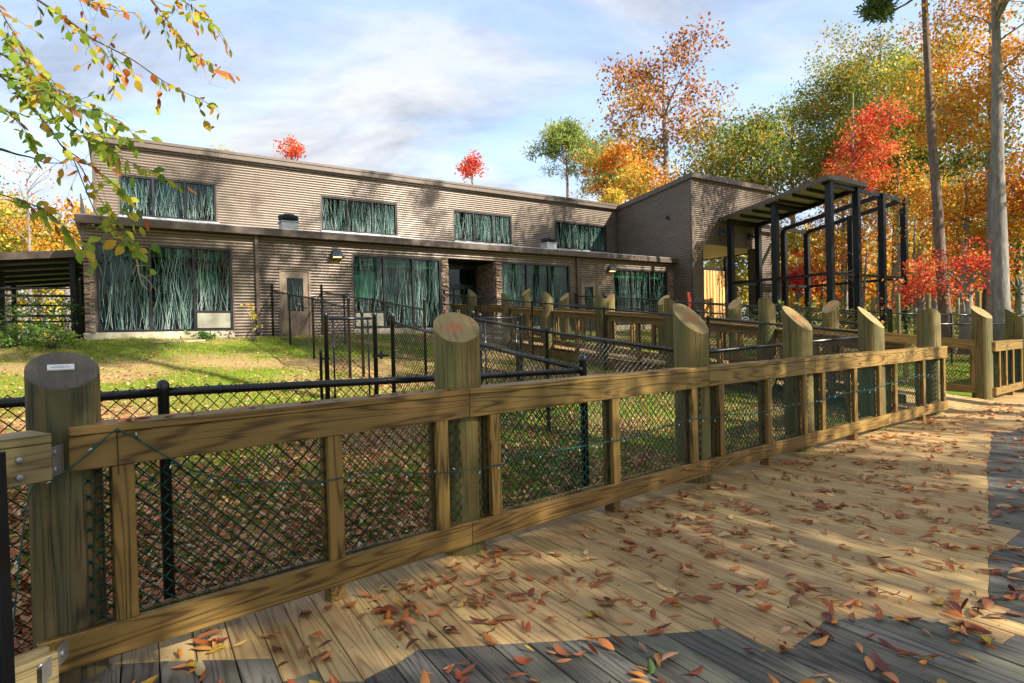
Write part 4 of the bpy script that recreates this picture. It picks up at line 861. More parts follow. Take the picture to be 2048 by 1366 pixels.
m_ = MB(); Pz = onfence(236, 905, -.004); m_.tube([onfence(234, 863, -.006), Pz, onfence(238, 950, -.006)], .0022, 5); m_.build('cable_tie', M['black'], sw)

# ------------------------------------------------------------------ foliage helpers
def unit(a): return a/np.maximum(np.linalg.norm(a, axis=-1, keepdims=True), 1e-9)
def leafcloud(C, spread, per, size, flat=.6, upb=.5, aspect=.33, droop=.25, ctint=None, tvar=.2):
    n = len(C); c = np.repeat(C, per, 0)+np.clip(rng.normal(0, 1, (n*per, 3)), -1.7, 1.7)*np.repeat(np.broadcast_to(np.asarray(spread, float).reshape(-1, 1), (n, 1)), per, 0)*np.array([1, 1, flat])
    m = len(c); d = unit(rng.normal(0, 1, (m, 3))-np.array([0, 0, droop])); nn = unit(rng.normal(0, 1, (m, 3))+np.array([0, 0, upb])); s = unit(np.cross(nn, d)); nn = np.cross(d, s)
    L = size*rng.uniform(.65, 1.35, (m, 1)); V = np.stack([c, c+d*L*.45+s*L*aspect+nn*L*.06, c+d*L, c+d*L*.45-s*L*aspect+nn*L*.06], 1).reshape(-1, 3)
    Qd = np.arange(m*4).reshape(m, 4); ct = rng.uniform(0, 1, n) if ctint is None else ctint
    T = np.clip(np.repeat(ct, per)+rng.normal(0, tvar, m), 0, 1); return V, Qd, np.repeat(T, 4)
def needles(C, spread, per, size, ctint=None):
    n = len(C); m = n*per; c = np.repeat(C, per, 0)+rng.normal(0, spread, (m, 3))*np.array([1, 1, .55]); d = unit(rng.normal(0, 1, (m, 3))+np.array([0, 0, .35])); s = unit(np.cross(d, rng.normal(0, 1, (m, 3))))
    L = size*rng.uniform(.7, 1.3, (m, 1)); w_ = L*.11; V = np.stack([c-s*w_*.3, c+s*w_*.3, c+d*L+s*w_, c+d*L-s*w_], 1).reshape(-1, 3); ct = rng.uniform(0, 1, n) if ctint is None else ctint
    return V, np.arange(m*4).reshape(m, 4), np.repeat(np.clip(np.repeat(ct, per)+rng.normal(0, .18, m), 0, 1), 4)
def tree(name, label, x, y, ztop, tr, cb, cr, leaf, ncl=60, per=55, size=.3, bk='bark', group=None, kind='leaf', spread=None, lean=(0, 0), tmean=.5, tsp=.28, gaps=.0, topy=1.0, vis=True, lobes=5, cat='tree', tgrad=0.):
    g0 = float(G(x, y)); H = ztop-g0; rt = thing(name, label, cat, (x, y, g0), 0, group)
    k = 9; t = np.linspace(0, 1, k); bend = np.cumsum(rng.normal(0, .012*H/k**.5, (k, 2)), 0)*.5; tp = np.stack([x+lean[0]*t+bend[:, 0], y+lean[1]*t+bend[:, 1], g0-.2+(H*(.93 if kind == 'leaf' else .98)+.2)*t], 1)
    tru = MB(); tru.tube(tp, tr*(1.18-1.05*t)*np.where(t < .05, 1.25, 1), 10)
    # crown volume from lobes
    zc = (cb+ztop)/2; rz = (ztop-cb)/2; cc = np.array([np.interp(zc, tp[:, 2], tp[:, 0]), np.interp(zc, tp[:, 2], tp[:, 1]), zc]); C = []
    LB = [(np.array([rng.normal(0, .5)*cr, rng.normal(0, .5)*cr, rng.uniform(-.75, .7)*rz]), rng.uniform(.3, .55)) for _ in range(lobes+2)]+[(np.array([0, 0, -.1*rz]), .6), (np.array([rng.normal(0, .15)*cr, 0, rz*.55]), .42)]
    while len(C) < ncl:
        o, f = LB[rng.integers(len(LB))]; q = unit(rng.normal(0, 1, 3))*(rng.uniform(.25, 1)**.45)*f; p = o+q*np.array([cr, cr, rz])
        e = (p[0]/cr)**2+(p[1]/cr)**2+(p[2]/rz)**2
        if e > 1.15 or p[2] < -rz: continue
        if gaps and vnoise((p[0]+x)*1., (p[2]+p[1]*.5)*1., cr*.45, 9) < gaps: continue
        C.append(cc+p)
    C = np.array(C); C[:, 2] = np.minimum(C[:, 2], ztop-.1)
    # limbs to a subset of clusters
    lim = MB(); nl = min(14, len(C)); sel = C[rng.choice(len(C), nl, False)]; LP = [tp[4:]]
    for p in sel:
        zs = max(g0+1.2, min(p[2]-abs(rng.normal(.5, .3))*np.hypot(p[0]-cc[0], p[1]-cc[1])-.3, tp[-1, 2]-.4)); zs = max(zs, cb-.25*(ztop-cb)); a = np.array([np.interp(zs, tp[:, 2], tp[:, 0]), np.interp(zs, tp[:, 2], tp[:, 1]), zs]); m_ = (a+p)/2+np.array([0, 0, .12*np.linalg.norm(p-a)])+rng.normal(0, .08, 3); r0 = max(.012, tr*(.42-.25*(zs-g0)/H))
        P = np.stack([(1-q)**2*a+2*q*(1-q)*m_+q*q*p for q in np.linspace(0, 1, 6)]); lim.tube(P, np.linspace(r0, .012, 6), 6, cap=False); LP.append(P)
    LPc = np.concatenate(LP)
    for p in C[rng.random(len(C)) < .7]:
        a = LPc[np.argmin(((LPc-p)**2).sum(1)+.6*np.maximum(0, LPc[:, 2]-p[2]))]; m_ = (a+p)/2+rng.normal(0, .12, 3); lim.tube([a, m_, p], [.018, .012, .005], 4, cap=False)
    tru.build('trunk', M[bk], rt, True, grain=False); tag(lim.build('limbs', M[bk], rt, True, grain=False), kind='stuff')
    sp = spread if spread is not None else cr*.24; ct = np.clip(rng.normal(tmean, tsp, len(C))+tgrad*((C[:, 2]-zc)/rz), 0, 1)
    if kind == 'leaf': V, Qd, T = leafcloud(C, sp*rng.uniform(.6, 1.15, len(C)), int(per*1.7), size*.74, ctint=ct)
    else: V, Qd, T = needles(C, sp, per, size, ct)
    fast_mesh('crown', V, Qd, LF[leaf], rt, T)
    return rt
def tpx(px_, D): P = atd(px_, 640, D); return P[0], P[1]
def zpx(px_, y, D): return float(atd(px_, y, D)[2])
def wt(name, label, px_, D, yt, yb, cr, leaf, **kw):
    x, y = tpx(px_, D); kw.setdefault('tr', .16+.006*D*0+.02*cr); tr = kw.pop('tr'); return tree(name, label, x, y, zpx(px_, yt, D), tr, zpx(px_, yb, D), cr, leaf, **kw)

# ------------------------------------------------------------------ trees behind the building and in the woods
wt('oak_tree', 'tall sparse oak with rust brown and orange leaves behind the tower', 1335, 48, 66, 330, 5.6, 'oak', ncl=150, per=26, size=.36, tr=.42, gaps=.3, spread=.75, tmean=.5, tgrad=-.38, lobes=7)
wt('pine_tree', 'pine with bare lower trunk standing alone above the roofline', 1140, 58, 252, 348, 3.5, 'pine', kind='pine', ncl=120, per=60, size=.4, tr=.3, bk='pinebark', spread=.4, tmean=.75, gaps=.12, lobes=9)
wt('pine_tree', 'bushy pine right of the lone pine, behind the roof', 1212, 62, 268, 400, 3.6, 'pine', kind='pine', ncl=90, per=55, size=.45, tr=.3, bk='pinebark', spread=.5, tmean=.65)
wt('pine_tree', 'pine half hidden behind the rust coloured oak', 1292, 64, 262, 400, 3.0, 'pine', kind='pine', ncl=70, per=50, size=.45, tr=.3, bk='pinebark', spread=.5, tmean=.5)
wt('maple_tree', 'orange tree rising behind the roof between the pines', 1232, 46, 285, 400, 2.3, 'orange', ncl=45, per=38, size=.3, gaps=.25)
wt('maple_tree', 'small bright yellow tree just above the roof beside the tower', 1228, 40, 380, 425, 1.2, 'yellow', ncl=18, per=45, size=.24, tmean=.75, tsp=.1)
wt('maple_tree', 'orange gold tree behind the peak of the tower', 1300, 42, 300, 430, 2.6, 'orange', ncl=55, per=45, size=.28, tmean=.6)
W_ = 'trees in the woods behind the tower'
wt('hardwood_tree', 'yellow green tree immediately right of the rust coloured oak', 1425, 50, 250, 430, 4.3, 'yellow', ncl=85, per=48, size=.33, tmean=.35, tr=.3, group=W_)
wt('hardwood_tree', 'olive green tree behind the right edge of the tower', 1515, 46, 225, 420, 4.2, 'green', ncl=85, per=50, size=.32, tmean=.55, tr=.3, group=W_)
wt('hardwood_tree', 'gold tinted tree above the aviary roof peak', 1590, 50, 200, 420, 4.6, 'green', ncl=90, per=50, size=.33, tmean=.6, tr=.3, group=W_)
wt('hardwood_tree', 'broad green tree left of the tallest green crown', 1660, 52, 110, 420, 5.2, 'green', ncl=230, per=60, size=.27, spread=.85, tmean=.55, tr=.35, group=W_)
wt('hardwood_tree', 'tallest green crown reaching the top of the picture right of centre', 1765, 46, 48, 420, 5.6, 'green', ncl=290, per=60, size=.26, spread=.85, tmean=.62, tr=.38, group=W_)
wt('hardwood_tree', 'yellow green crown just left of the bare pine trunk', 1845, 40, 75, 400, 4.0, 'yellow', ncl=100, per=50, size=.29, tmean=.3, tr=.3, group=W_)
wt('maple_tree', 'bright red maple in the middle of the woods', 1708, 36, 150, 375, 3.3, 'red', ncl=90, per=26, size=.24, tmean=.6, tsp=.3, tgrad=-.2, gaps=.42, tr=.2, spread=.42, lobes=14)
wt('maple_tree', 'dark crimson maple seen through the aviary frame', 1595, 38, 505, 600, 1.5, 'red', ncl=26, per=45, size=.2, tmean=.1, tsp=.1)
wt('maple_tree', 'orange maple behind the right half of the aviary frame', 1690, 42, 330, 590, 3.6, 'orange', ncl=80, per=48, size=.24, tmean=.55, group=W_)
wt('maple_tree', 'golden orange maple right of the aviary frame', 1790, 41, 290, 590, 3.5, 'orange', ncl=85, per=48, size=.23, tmean=.7, group=W_)
wt('maple_tree', 'orange maple low between the two bare trunks', 1935, 27, 330, 560, 2.2, 'orange', ncl=70, per=48, size=.2, tmean=.6, group=W_)
wt('maple_tree', 'red maple low in front of the grey trunk', 1928, 23, 462, 600, 1.7, 'red', ncl=34, per=26, size=.16, tmean=.6, spread=.36, gaps=.3, lobes=8)
wt('maple_tree', 'small red maple left of the bare pine trunk', 1845, 25, 520, 620, 1.2, 'red', ncl=22, per=38, size=.17, tmean=.7, spread=.3)
wt('hardwood_tree', 'green tree between the two bare trunks', 1930, 37, 170, 420, 3.4, 'dark', ncl=80, per=50, size=.27, tmean=.6, tr=.3, group=W_)
wt('hardwood_tree', 'dark green tree low at the right edge behind the grey trunk', 2040, 29, 380, 600, 2.8, 'dark', ncl=70, per=48, size=.22, tmean=.5, group=W_)
wt('maple_tree', 'orange tree at the right edge beside the grey trunk', 2062, 26, 250, 480, 2.5, 'orange', ncl=70, per=48, size=.21, tmean=.55, group=W_)
wt('maple_tree', 'yellow tree low behind the aviary frame', 1560, 42, 400, 600, 2.4, 'yellow', ncl=50, per=40, size=.27, tmean=.4, group=W_, gaps=.35)
wt('maple_tree', 'yellow green tree seen through the tower passage', 1470, 44, 470, 600, 2.2, 'yellow', ncl=50, per=42, size=.27, tmean=.4, group=W_)
wt('maple_tree', 'golden understory maple behind the pine trunk', 1870, 33, 330, 590, 2.5, 'orange', ncl=75, per=45, size=.24, tmean=.75, group=W_)
wt('maple_tree', 'gold and green understory tree right of the red maple', 1800, 38, 180, 360, 2.6, 'green', ncl=60, per=48, size=.27, tmean=.7, group=W_)
# two bare trunks in front of the woods
x, y = tpx(1896, 24.); X2, Y2 = tpx(1862, 24.)
pt = tree('pine_tree', 'tall pine with a bare purplish brown trunk crossing the whole picture at right', x, y, 25., .2, 17.5, 2.8, 'pine', 60, 55, .3, 'pinebark', None, 'pine', .45, lean=(-1.0, .2))
Bp = [atd(1872, -25, 24.), atd(1840, -12, 23.6), atd(1812, 8, 23.3), atd(1785, 22, 23.), atd(1762, 40, 22.8)]; m_ = MB(); m_.tube(Bp, [.06, .05, .045, .035, .02], 6, cap=False); m_.tube([Bp[3], atd(1760, 15, 22.9), atd(1740, 10, 22.8)], [.03, .02, .01], 5, cap=False); m_.build('bough', M['darkbark'], pt, True, grain=False)
nc = np.array([atd(1730+rng.uniform(0, 48), 4+rng.uniform(0, 34), 22.8+rng.uniform(-.3, .3)) for _ in range(26)]); V, Qd, T = needles(nc, .1, 40, .24, rng.uniform(0, .35, 26)); fast_mesh('bough_needles', V, Qd, LF['pine'], pt, T)
x, y = tpx(2004, 20.); tree('hardwood_tree', 'tall smooth grey trunk at the right edge with an orange gold crown above', x, y, 19., .25, 9.6, 3.3, 'orange', 130, 55, .17, 'bark', None, 'leaf', .55, lean=(.1, .3), tmean=.72, tsp=.2)
x, y = tpx(1985, 25.); tree('maple_tree', 'orange gold crown filling the top right corner', x, y, 17.5, .17, 8.6, 3.0, 'orange', 110, 55, .19, 'bark', None, 'leaf', .5, tmean=.7, tsp=.2)
for i, (px_, D) in enumerate(((1690, 40), (1722, 31), (1757, 35), (1820, 44), (1832, 30), (1915, 34), (1965, 30), (1545, 46), (1510, 50), (1430, 52), (1645, 44))):
    x, y = tpx(px_, D); g0 = float(G(x, y)); o = thing('tree_trunk', ['thin pale trunk', 'slim grey trunk', 'leaning thin trunk', 'dark slim trunk', 'forked pale sapling trunk', 'thin dark sapling trunk', 'slim pale trunk', 'grey trunk', 'brown trunk', 'distant trunk', 'dark trunk'][i]+[' left of the aviary corner post', ' standing inside the aviary outline', ' between the last two aviary posts', ' right of the aviary frame', ' just right of the aviary frame', ' right of the bare pine trunk', ' left of the smooth grey trunk', ' right of the tower', ' at the right side of the tower', ' seen through the tower passage', ' behind the aviary middle post'][i], 'tree', (x, y, g0), 0, 'thin trunks in the woods')
    m_ = MB(); h = rng.uniform(4.5, 7.5); l = rng.normal(0, .4, 2); m_.tube([(x+l[0]*q*q, y+l[1]*q, g0-.1+h*q) for q in np.linspace(0, 1, 6)], np.linspace(rng.uniform(.08, .14), .03, 6), 7); m_.build('trunk', M['bark' if i % 3 else 'darkbark'], o, True, grain=False)
    m_ = MB()
    for _ in range(6): z = rng.uniform(.35, .95); a = np.array([x+l[0]*z*z, y+l[1]*z, g0-.1+h*z]); m_.tube([a, a+np.array([rng.normal(0, .6), rng.normal(0, .6), .5]), a+np.array([rng.normal(0, 1.1), rng.normal(0, 1.1), 1.3])], [.03, .02, .006], 4, cap=False)
    tag(m_.build('limbs', M['bark'], o, True, grain=False), kind='stuff')
# far woods, one mass
n = 1300; az_ = np.concatenate([rng.uniform(1080, 2500, 900), rng.uniform(2500, 5200, 400)]); Dd = rng.uniform(54, 85, n); C = np.array([atd(a, 640, d) for a, d in zip(az_, Dd)]); C[:, 2] = G(C[:, 0], C[:, 1])+rng.uniform(.3, 1, n)**1.4*np.interp(az_, [1080, 1300, 1500, 1600, 2100], [5, 8, 7, 10, 13])
ct = np.clip(.5+.5*np.sin(C[:, 0]*.5)+rng.normal(0, .3, n), 0, 1); V, Qd, T = leafcloud(C, .95, 34, .5, ctint=ct)
tag(fast_mesh('distant_woods', V, Qd, LF['yellow'], None, T), 'distant mass of yellow and orange autumn woods behind the tower and aviary', 'woods', kind='stuff')
n = 500; az_ = rng.uniform(1550, 2400, n); Dd = rng.uniform(42, 60, n); C = np.array([atd(a, 640, d) for a, d in zip(az_, Dd)]); C[:, 2] = G(C[:, 0], C[:, 1])+rng.uniform(.05, 1, n)*7; V, Qd, T = leafcloud(C, .9, 34, .42)
tag(fast_mesh('understory', V, Qd, LF['orange'], None, T), 'dense orange understory leaves deep in the woods at right', 'understory', kind='stuff')
n = 260; az_ = rng.uniform(1500, 2300, n); Dd = rng.uniform(24, 44, n); C = np.array([atd(a, 640, d) for a, d in zip(az_, Dd)]); C[:, 2] = G(C[:, 0], C[:, 1])+rng.uniform(.05, 1, n)*1.3; V, Qd, T = leafcloud(C, .5, 30, .2)
tag(fast_mesh('undergrowth', V, Qd, LF['green'], None, T), 'low mixed undergrowth at the foot of the woods', 'undergrowth', kind='stuff')
# left background
wt('maple_tree', 'yellow maple at the left edge behind the roofed pen', 20, 42, 395, 560, 3.6, 'yellow', ncl=80, per=48, size=.3, tmean=.6)
wt('maple_tree', 'orange and green maple touching the stone corner of the building', 135, 40, 410, 560, 2.6, 'orange', ncl=60, per=42, size=.28, tmean=.75)
wt('maple_tree', 'golden maple between the left edge and the building', 80, 46, 470, 580, 3.4, 'yellow', ncl=70, per=45, size=.32, tmean=.75)
wt('hardwood_tree', 'blue green tree far left, half hidden by branches', 0, 50, 345, 560, 3.4, 'green', ncl=60, per=42, size=.33, tmean=.6, gaps=.2)
wt('maple_tree', 'nearly bare tree with a few red leaves at upper left', 62, 38, 318, 470, 2.0, 'red', ncl=30, per=7, size=.22, tmean=.8, tr=.14)
wt('maple_tree', 'green and gold tree beyond the pen at far left', -120, 40, 380, 600, 4., 'yellow', ncl=70, per=42, size=.3, tmean=.4)
wt('maple_tree', 'red treetop showing above the roof between the left upper windows', 592, 42, 274, 330, 1.15, 'red', ncl=20, per=26, size=.22, tmean=.55, spread=.3)
wt('maple_tree', 'red treetop showing above the roof at the middle', 952, 50, 300, 372, 1.35, 'red', ncl=26, per=26, size=.26, tmean=.6, spread=.35)
wt('maple_tree', 'pale yellow treetop just showing above the roof at left', 452, 46, 290, 330, 1.0, 'yellow', ncl=12, per=16, size=.2, tmean=.5, spread=.35)
n = 260; az_ = rng.uniform(-700, 175, n); Dd = rng.uniform(40, 60, n); C = np.array([atd(a, 640, d) for a, d in zip(az_, Dd)]); C[:, 2] = G(C[:, 0], C[:, 1])+rng.uniform(.05, 1, n)*6.5; V, Qd, T = leafcloud(C, .9, 34, .42)
tag(fast_mesh('distant_woods', V, Qd, LF['yellow'], None, T), 'distant mass of yellow woods behind the pen at left', 'woods', kind='stuff')
# trees to the right of and behind the camera; they shade the deck and the wall
SH = [(8.8, 3.6, 24, 4.0, 14), (12, 7.4, 28, 4.6, 15), (17.5, 10.5, 28, 4.6, 14), (21, 16.5, 26, 4.2, 10), (21.5, 13.5, 24, 4.2, 9), (15.5, 7.0, 21, 3.8, 9), (25, 18.5, 25, 4.2, 11), (20, 7.5, 22, 3.8, 9), (30, 21, 25, 4.5, 10), (13.5, -1.0, 15, 2.7, 6.), (16, -6, 17, 4.0, 4.5), (7, -8, 15, 3.6, 4.5), (21, 1, 20, 4, 6), (10.5, -4.9, 14.5, 2.7, 6), (1, -9, 14, 3.6, 4.), (-8, -9, 15, 4., 4.5), (-3, -14, 17, 4.5, 5)]
SL = ['tall tree rising over the boardwalk with a high crown', 'tall tree right beside the boardwalk with a high crown', 'tall tree close behind with a high crown', 'tall tree nearest the right edge', 'tall tree second from the right edge', 'tall tree beside the boardwalk', 'tall tree far right in line with the tower', 'tall tree standing back at right', 'tallest tree at far right', 'spreading tree shading the boardwalk', 'spreading tree behind the boardwalk bend', 'tree directly behind the viewpoint to the right', 'tall tree far behind at right', 'slender tree close behind at right', 'tree directly behind the viewpoint', 'tree behind the viewpoint at left', 'tree farthest behind the viewpoint']
for i, (x, y, zt_, cr, cb) in enumerate(SH): tree('hardwood_tree', SL[i]+', outside the picture', x, y, zt_, .24, cb, cr, ['green', 'orange', 'yellow', 'dark'][i % 4], 62 if cb < 5 and y > -7 else 110, 42, .27, 'bark', 'trees around the viewpoint', 'leaf', .55, gaps=.42)

# ------------------------------------------------------------------ overhanging beech branches, upper left
def curl_leaf(name, L, wd, curl, bend, mat_, nu=4, nv=6, serr=0.):
    V = []; Gc = []
    for j in range(nv+1):
        t = j/nv; hw = wd*(math.sin(math.pi*min(1, t**.85))**.85+.03)*(1+serr*(j % 2))
        for i in range(nu+1):
            e = -1+2*i/nu; a = curl*e*.5; R_ = 2*hw/max(curl, .05); x = R_*math.sin(a)*.5*2/2; z = R_*(1-math.cos(a))*.5*2/2
            V.append(((t-.5)*L, x, z+bend*((t-.5)**2)*4*L+.0)); Gc.append((t*L, e*hw, 0))
    V = np.array(V); V[:, 2] -= V[:, 2].min(); me = bpy.data.meshes.new(name)
    me.from_pydata(V.tolist(), [], [(j*(nu+1)+i, j*(nu+1)+i+1, (j+1)*(nu+1)+i+1, (j+1)*(nu+1)+i) for j in range(nv) for i in range(nu)])
    me.materials.append(mat_); at = me.attributes.new('grain', 'FLOAT_VECTOR', 'POINT'); at.data.foreach_set('vector', np.array(Gc, np.float32).ravel()); me.polygons.foreach_set('use_smooth', [True]*len(me.polygons)); return me
M['beechleaf'] = leafmat('beech_leaf', None, .5, True, .5)
bt = thing('beech_tree', 'beech tree with green and orange leafed branches hanging across the upper left', 'tree', (-7.4, 3.4, float(G(-7.4, 3.4))))
m_ = MB(); g0 = float(G(-7.4, 3.4)); m_.tube([(-7.4, 3.4, g0-.2), (-7.35, 3.45, 2), (-7.3, 3.4, 5), (-7.2, 3.5, 9)], [.22, .18, .14, .06], 10); m_.build('trunk', M['bark'], bt, True, grain=False)
BR = [([(40, -25), (76, 0), (117, 27), (151, 51), (183, 76), (225, 98), (269, 122), (317, 156), (361, 181), (400, 198)], 5.2, .012, 1.0, .75), ([(280, -30), (303, 0), (325, 27), (349, 61), (374, 90), (403, 117), (427, 139), (454, 159)], 5.4, .009, 1.0, .8), ([(-40, 140), (0, 149), (34, 159), (63, 168), (98, 188), (137, 215), (195, 234), (244, 259)], 4.5, .011, 1.3, .3), ([(-40, 125), (0, 151), (24, 173), (59, 203), (83, 237), (103, 261), (122, 290), (146, 315), (161, 333), (185, 375), (215, 420), (240, 455), (262, 490)], 4.6, .01, .75, .35),
      ([(-40, 290), (0, 298), (32, 308), (63, 315), (90, 325), (129, 326)], 4.2, .013, .4, .2), ([(122, 220), (137, 244), (156, 259), (186, 276), (210, 290), (244, 315), (281, 335), (312, 352)], 4.6, .006, 1.3, .3), ([(-20, -10), (0, 20), (24, 61), (49, 103), (60, 120)], 5.0, .006, 1.4, .6), ([(223, 100), (226, 122), (228, 156), (227, 190)], 5.2, .004, .8, .85), ([(130, -15), (160, 0), (200, 14), (240, 22), (272, 26)], 5.4, .005, .9, .85), ([(340, -20), (365, 0), (390, 18), (412, 35), (438, 58)], 5.4, .006, 1.3, .75), ([(-20, 45), (0, 62), (15, 85), (40, 110), (62, 132)], 4.8, .005, 1.3, .5),
      ([(120, 288), (160, 318), (200, 345), (232, 372), (252, 398), (262, 430)], 4.6, .005, 1.2, .35), ([(-30, 380), (0, 388), (30, 398), (60, 408), (95, 425), (132, 455)], 3.9, .006, 1.2, .5), ([(-25, 205), (0, 215), (22, 230), (48, 255)], 4.4, .005, 1.5, .25), ([(146, 315), (180, 400), (195, 430), (222, 452), (252, 480), (262, 488)], 4.55, .005, .9, .4), ([(-20, 92), (20, 120), (60, 150), (110, 172), (150, 200)], 4.7, .005, 1.4, .35), ([(60, 168), (110, 178), (160, 200), (205, 222), (235, 240)], 4.5, .005, 1.4, .3)]
LEAVES = []
for (pl_, D, r0, dens, wm) in BR:
    P = np.array([atd(x, y, D+.25*math.sin(i*.9)) for i, (x, y) in enumerate(pl_)]); fp = []
    for i in range(len(P)-1):
        for q in np.linspace(0, 1, 5, endpoint=False):
            p0, p1, p2, p3 = P[max(0, i-1)], P[i], P[i+1], P[min(len(P)-1, i+2)]; fp.append(.5*(2*p1+(-p0+p2)*q+(2*p0-5*p1+4*p2-p3)*q*q+(-p0+3*p1-3*p2+p3)*q**3))
    fp.append(P[-1]); fp = np.array(fp); m_ = MB(); m_.tube(fp, np.linspace(r0, .0018, len(fp)), 6, cap=False); br = m_.build('branch', M['darkbark'], bt, True, grain=False)
    sg_ = np.concatenate([[0], np.cumsum(np.linalg.norm(np.diff(fp, axis=0), axis=1))]); s_ = sg_[-1]*.08; sd = 1; tw = MB(); nt_ = 0
    while s_ < sg_[-1]:
        p = np.array([np.interp(s_, sg_, fp[:, i]) for i in range(3)]); p2 = np.array([np.interp(s_+.02, sg_, fp[:, i]) for i in range(3)]); dv = unit(p2-p+1e-6); sd = -sd; side = unit(np.cross(dv, [0, .6, 1.]))*sd
        if rng.random() < .45*dens:
            l = rng.uniform(.1, .36); td = unit(dv*.7+side*rng.uniform(.4, 1)+np.array([0, 0, -.25])+rng.normal(0, .2, 3)); e = p+td*l+np.array([0, 0, -.12*l]); tw.tube([p, (p+e)/2+np.array([0, 0, .01]), e], [.0022, .0016, .001], 4, cap=False); nt_ += 1
            for q in np.arange(.35, 1.05, rng.uniform(.22, .4)): LEAVES.append((p+(e-p)*q, unit(td*.6+rng.normal(0, .45, 3)+np.array([0, 0, -.45])), wm))
        if rng.random() < .5*dens: LEAVES.append((p, unit(dv*.5+side*.8+np.array([0, 0, -.35])+rng.normal(0, .25, 3)), wm))
        s_ += rng.uniform(.035, .07)
    for _ in range(3):
        a = fp[rng.integers(3, len(fp)-1)]; e1 = a+np.array([rng.normal(0, .06), 0, -rng.uniform(.02, .12)]); tw.tube([a, e1, e1+np.array([rng.normal(0, .09), .02, -rng.uniform(.03, .1)])], [.0016, .0012, .0007], 4, cap=False)
    tag(tw.build('twigs', M['darkbark'], br, True, grain=False), kind='stuff')
bl_m = [curl_leaf('beech_leaf', .102*k, .032*k, c_, b_, M['beechleaf'], 2, 5) for k, c_, b_ in ((1, .5, .06), (.85, .9, .1), (1.1, .4, .04), (.75, .6, -.05), (.95, 1.1, .12))]
rng.shuffle(LEAVES); NB = 300
def leaf_col(w_):
    q = rng.random()
    if q < w_*.75: return [(.36, .12, .015), (.45, .2, .02), (.3, .07, .012), (.5, .3, .02)][rng.integers(4)]
    return [(.13, .22, .012), (.22, .3, .015), (.33, .36, .02), (.09, .16, .012)][rng.integers(4)]
bv, bq, bt_ = [], [], []
for i, (p, d, wm) in enumerate(LEAVES):
    nn = unit(np.array([rng.normal(0, .6), -1.+rng.normal(0, .5), .6])); s = unit(np.cross(nn, d)); nn = np.cross(d, s); c = leaf_col(wm)
    if i < NB:
        o = bpy.data.objects.new('leaf', bl_m[i % 5]); COL.objects.link(o); o.parent = bt; o.color = (*c, 1)
        q = p+d*.045; mm = Matrix(((d[0], s[0], nn[0], q[0]), (d[1], s[1], nn[1], q[1]), (d[2], s[2], nn[2], q[2]), (0, 0, 0, 1))); o.matrix_local = world_mat(bt).inverted() @ mm
    else:
        L = rng.uniform(.075, .115); W2 = L*.31; base = len(bv); bv += [p, p+d*L*.2+s*W2*.75+nn*.004, p+d*L*.2-s*W2*.75+nn*.004, p+d*L*.5+s*W2+nn*.008, p+d*L*.5-s*W2+nn*.008, p+d*L*.8+s*W2*.55+nn*.003, p+d*L*.8-s*W2*.55+nn*.003, p+d*L-nn*.004]
        bq += [(base, base+1, base+2), (base+1, base+3, base+4), (base+1, base+4, base+2), (base+3, base+5, base+6), (base+3, base+6, base+4), (base+5, base+7, base+6)]; bt_ += [np.clip(rng.normal(.35, .2)+.5*wm*(rng.random() < wm), 0, 1)]*8
if bq: tag(fast_mesh('more_leaves', np.array(bv), None, LF['beech'], bt, np.array(bt_), tris=np.array(bq)), kind='stuff')
m_ = MB(); m_.tube([atd(x, y, 4.6) for x, y in ((262, 490), (268, 506), (275, 526), (278, 548), (283, 566), (296, 580))], [.0065, .006, .006, .005, .004, .002], 6, cap=False)
dt = m_.build('dead_twig', M['twig'], bt, True, grain=False)
m_ = MB()
for pl_ in (((276, 528), (270, 535), (266, 548), (267, 562)), ((279, 548), (292, 556), (302, 568), (310, 578), (322, 585)), ((271, 493), (283, 492), (296, 494), (308, 501)), ((277, 532), (288, 530), (302, 531)), ((290, 556), (297, 551), (303, 553)), ((304, 572), (301, 582))): m_.tube([atd(x, y, 4.6) for x, y in pl_], np.linspace(.004, .0012, len(pl_)), 5, cap=False)
m_.build('dead_twiglets', M['twig'], dt, True, grain=False)

# ------------------------------------------------------------------ fallen leaves on the boardwalk
LC = [('rust red', (.34, .075, .022), .26), ('tan orange', (.56, .25, .075), .22), ('dark maroon', (.14, .03, .02), .13), ('brown', (.28, .12, .045), .16), ('orange', (.6, .2, .025), .1), ('yellow', (.5, .31, .03), .04), ('pale tan', (.48, .34, .2), .05), ('green', (.07, .14, .04), .02)]
dm_ = [curl_leaf('fallen_leaf', .095*k, .034*k, c_, b_, LF['deckleaf'], 4, 7, .06) for k, c_, b_ in ((1, 1.6, .12), (1, .7, .1), (1.15, 2.4, .05), (.85, 3.6, .03), (1.05, 1.1, -.16), (.95, 2., .2), (1.25, .9, .14), (.7, 2.8, .06), (.9, 4.6, .02), (1.1, 1.5, -.1))]
cand = []
while len(cand) < 1500:
    o = rng.uniform(-1.6, 13.5); s0 = float(np.interp(o, eo, es)); s = s0+.36+rng.uniform(0, 1)**1.15*4.3; P = ND*o+DD*s; v_ = np.array([P[0], P[1], 0])-CAM; zz = v_@FW
    if zz < 1.2: continue
    X_ = 1024+F_PX*(v_@RT)/zz; Y_ = 683-F_PX*(v_@UP)/zz
    if not (-40 < X_ < 2090 and Y_ < 1400): continue
    if rng.random() > .25+1.1*vnoise(P[0]*1., P[1]*1., .5, 21)**1.3*(.62 if zz > 5 else 1.): continue
    cand.append((zz, P))
    if rng.random() < .3:
        for _ in range(rng.integers(1, 4)): cand.append((zz, P+rng.normal(0, .05, 2)))
cand.sort(key=lambda q: q[0]); lv, lq, lt = [], [], []
LOW = []
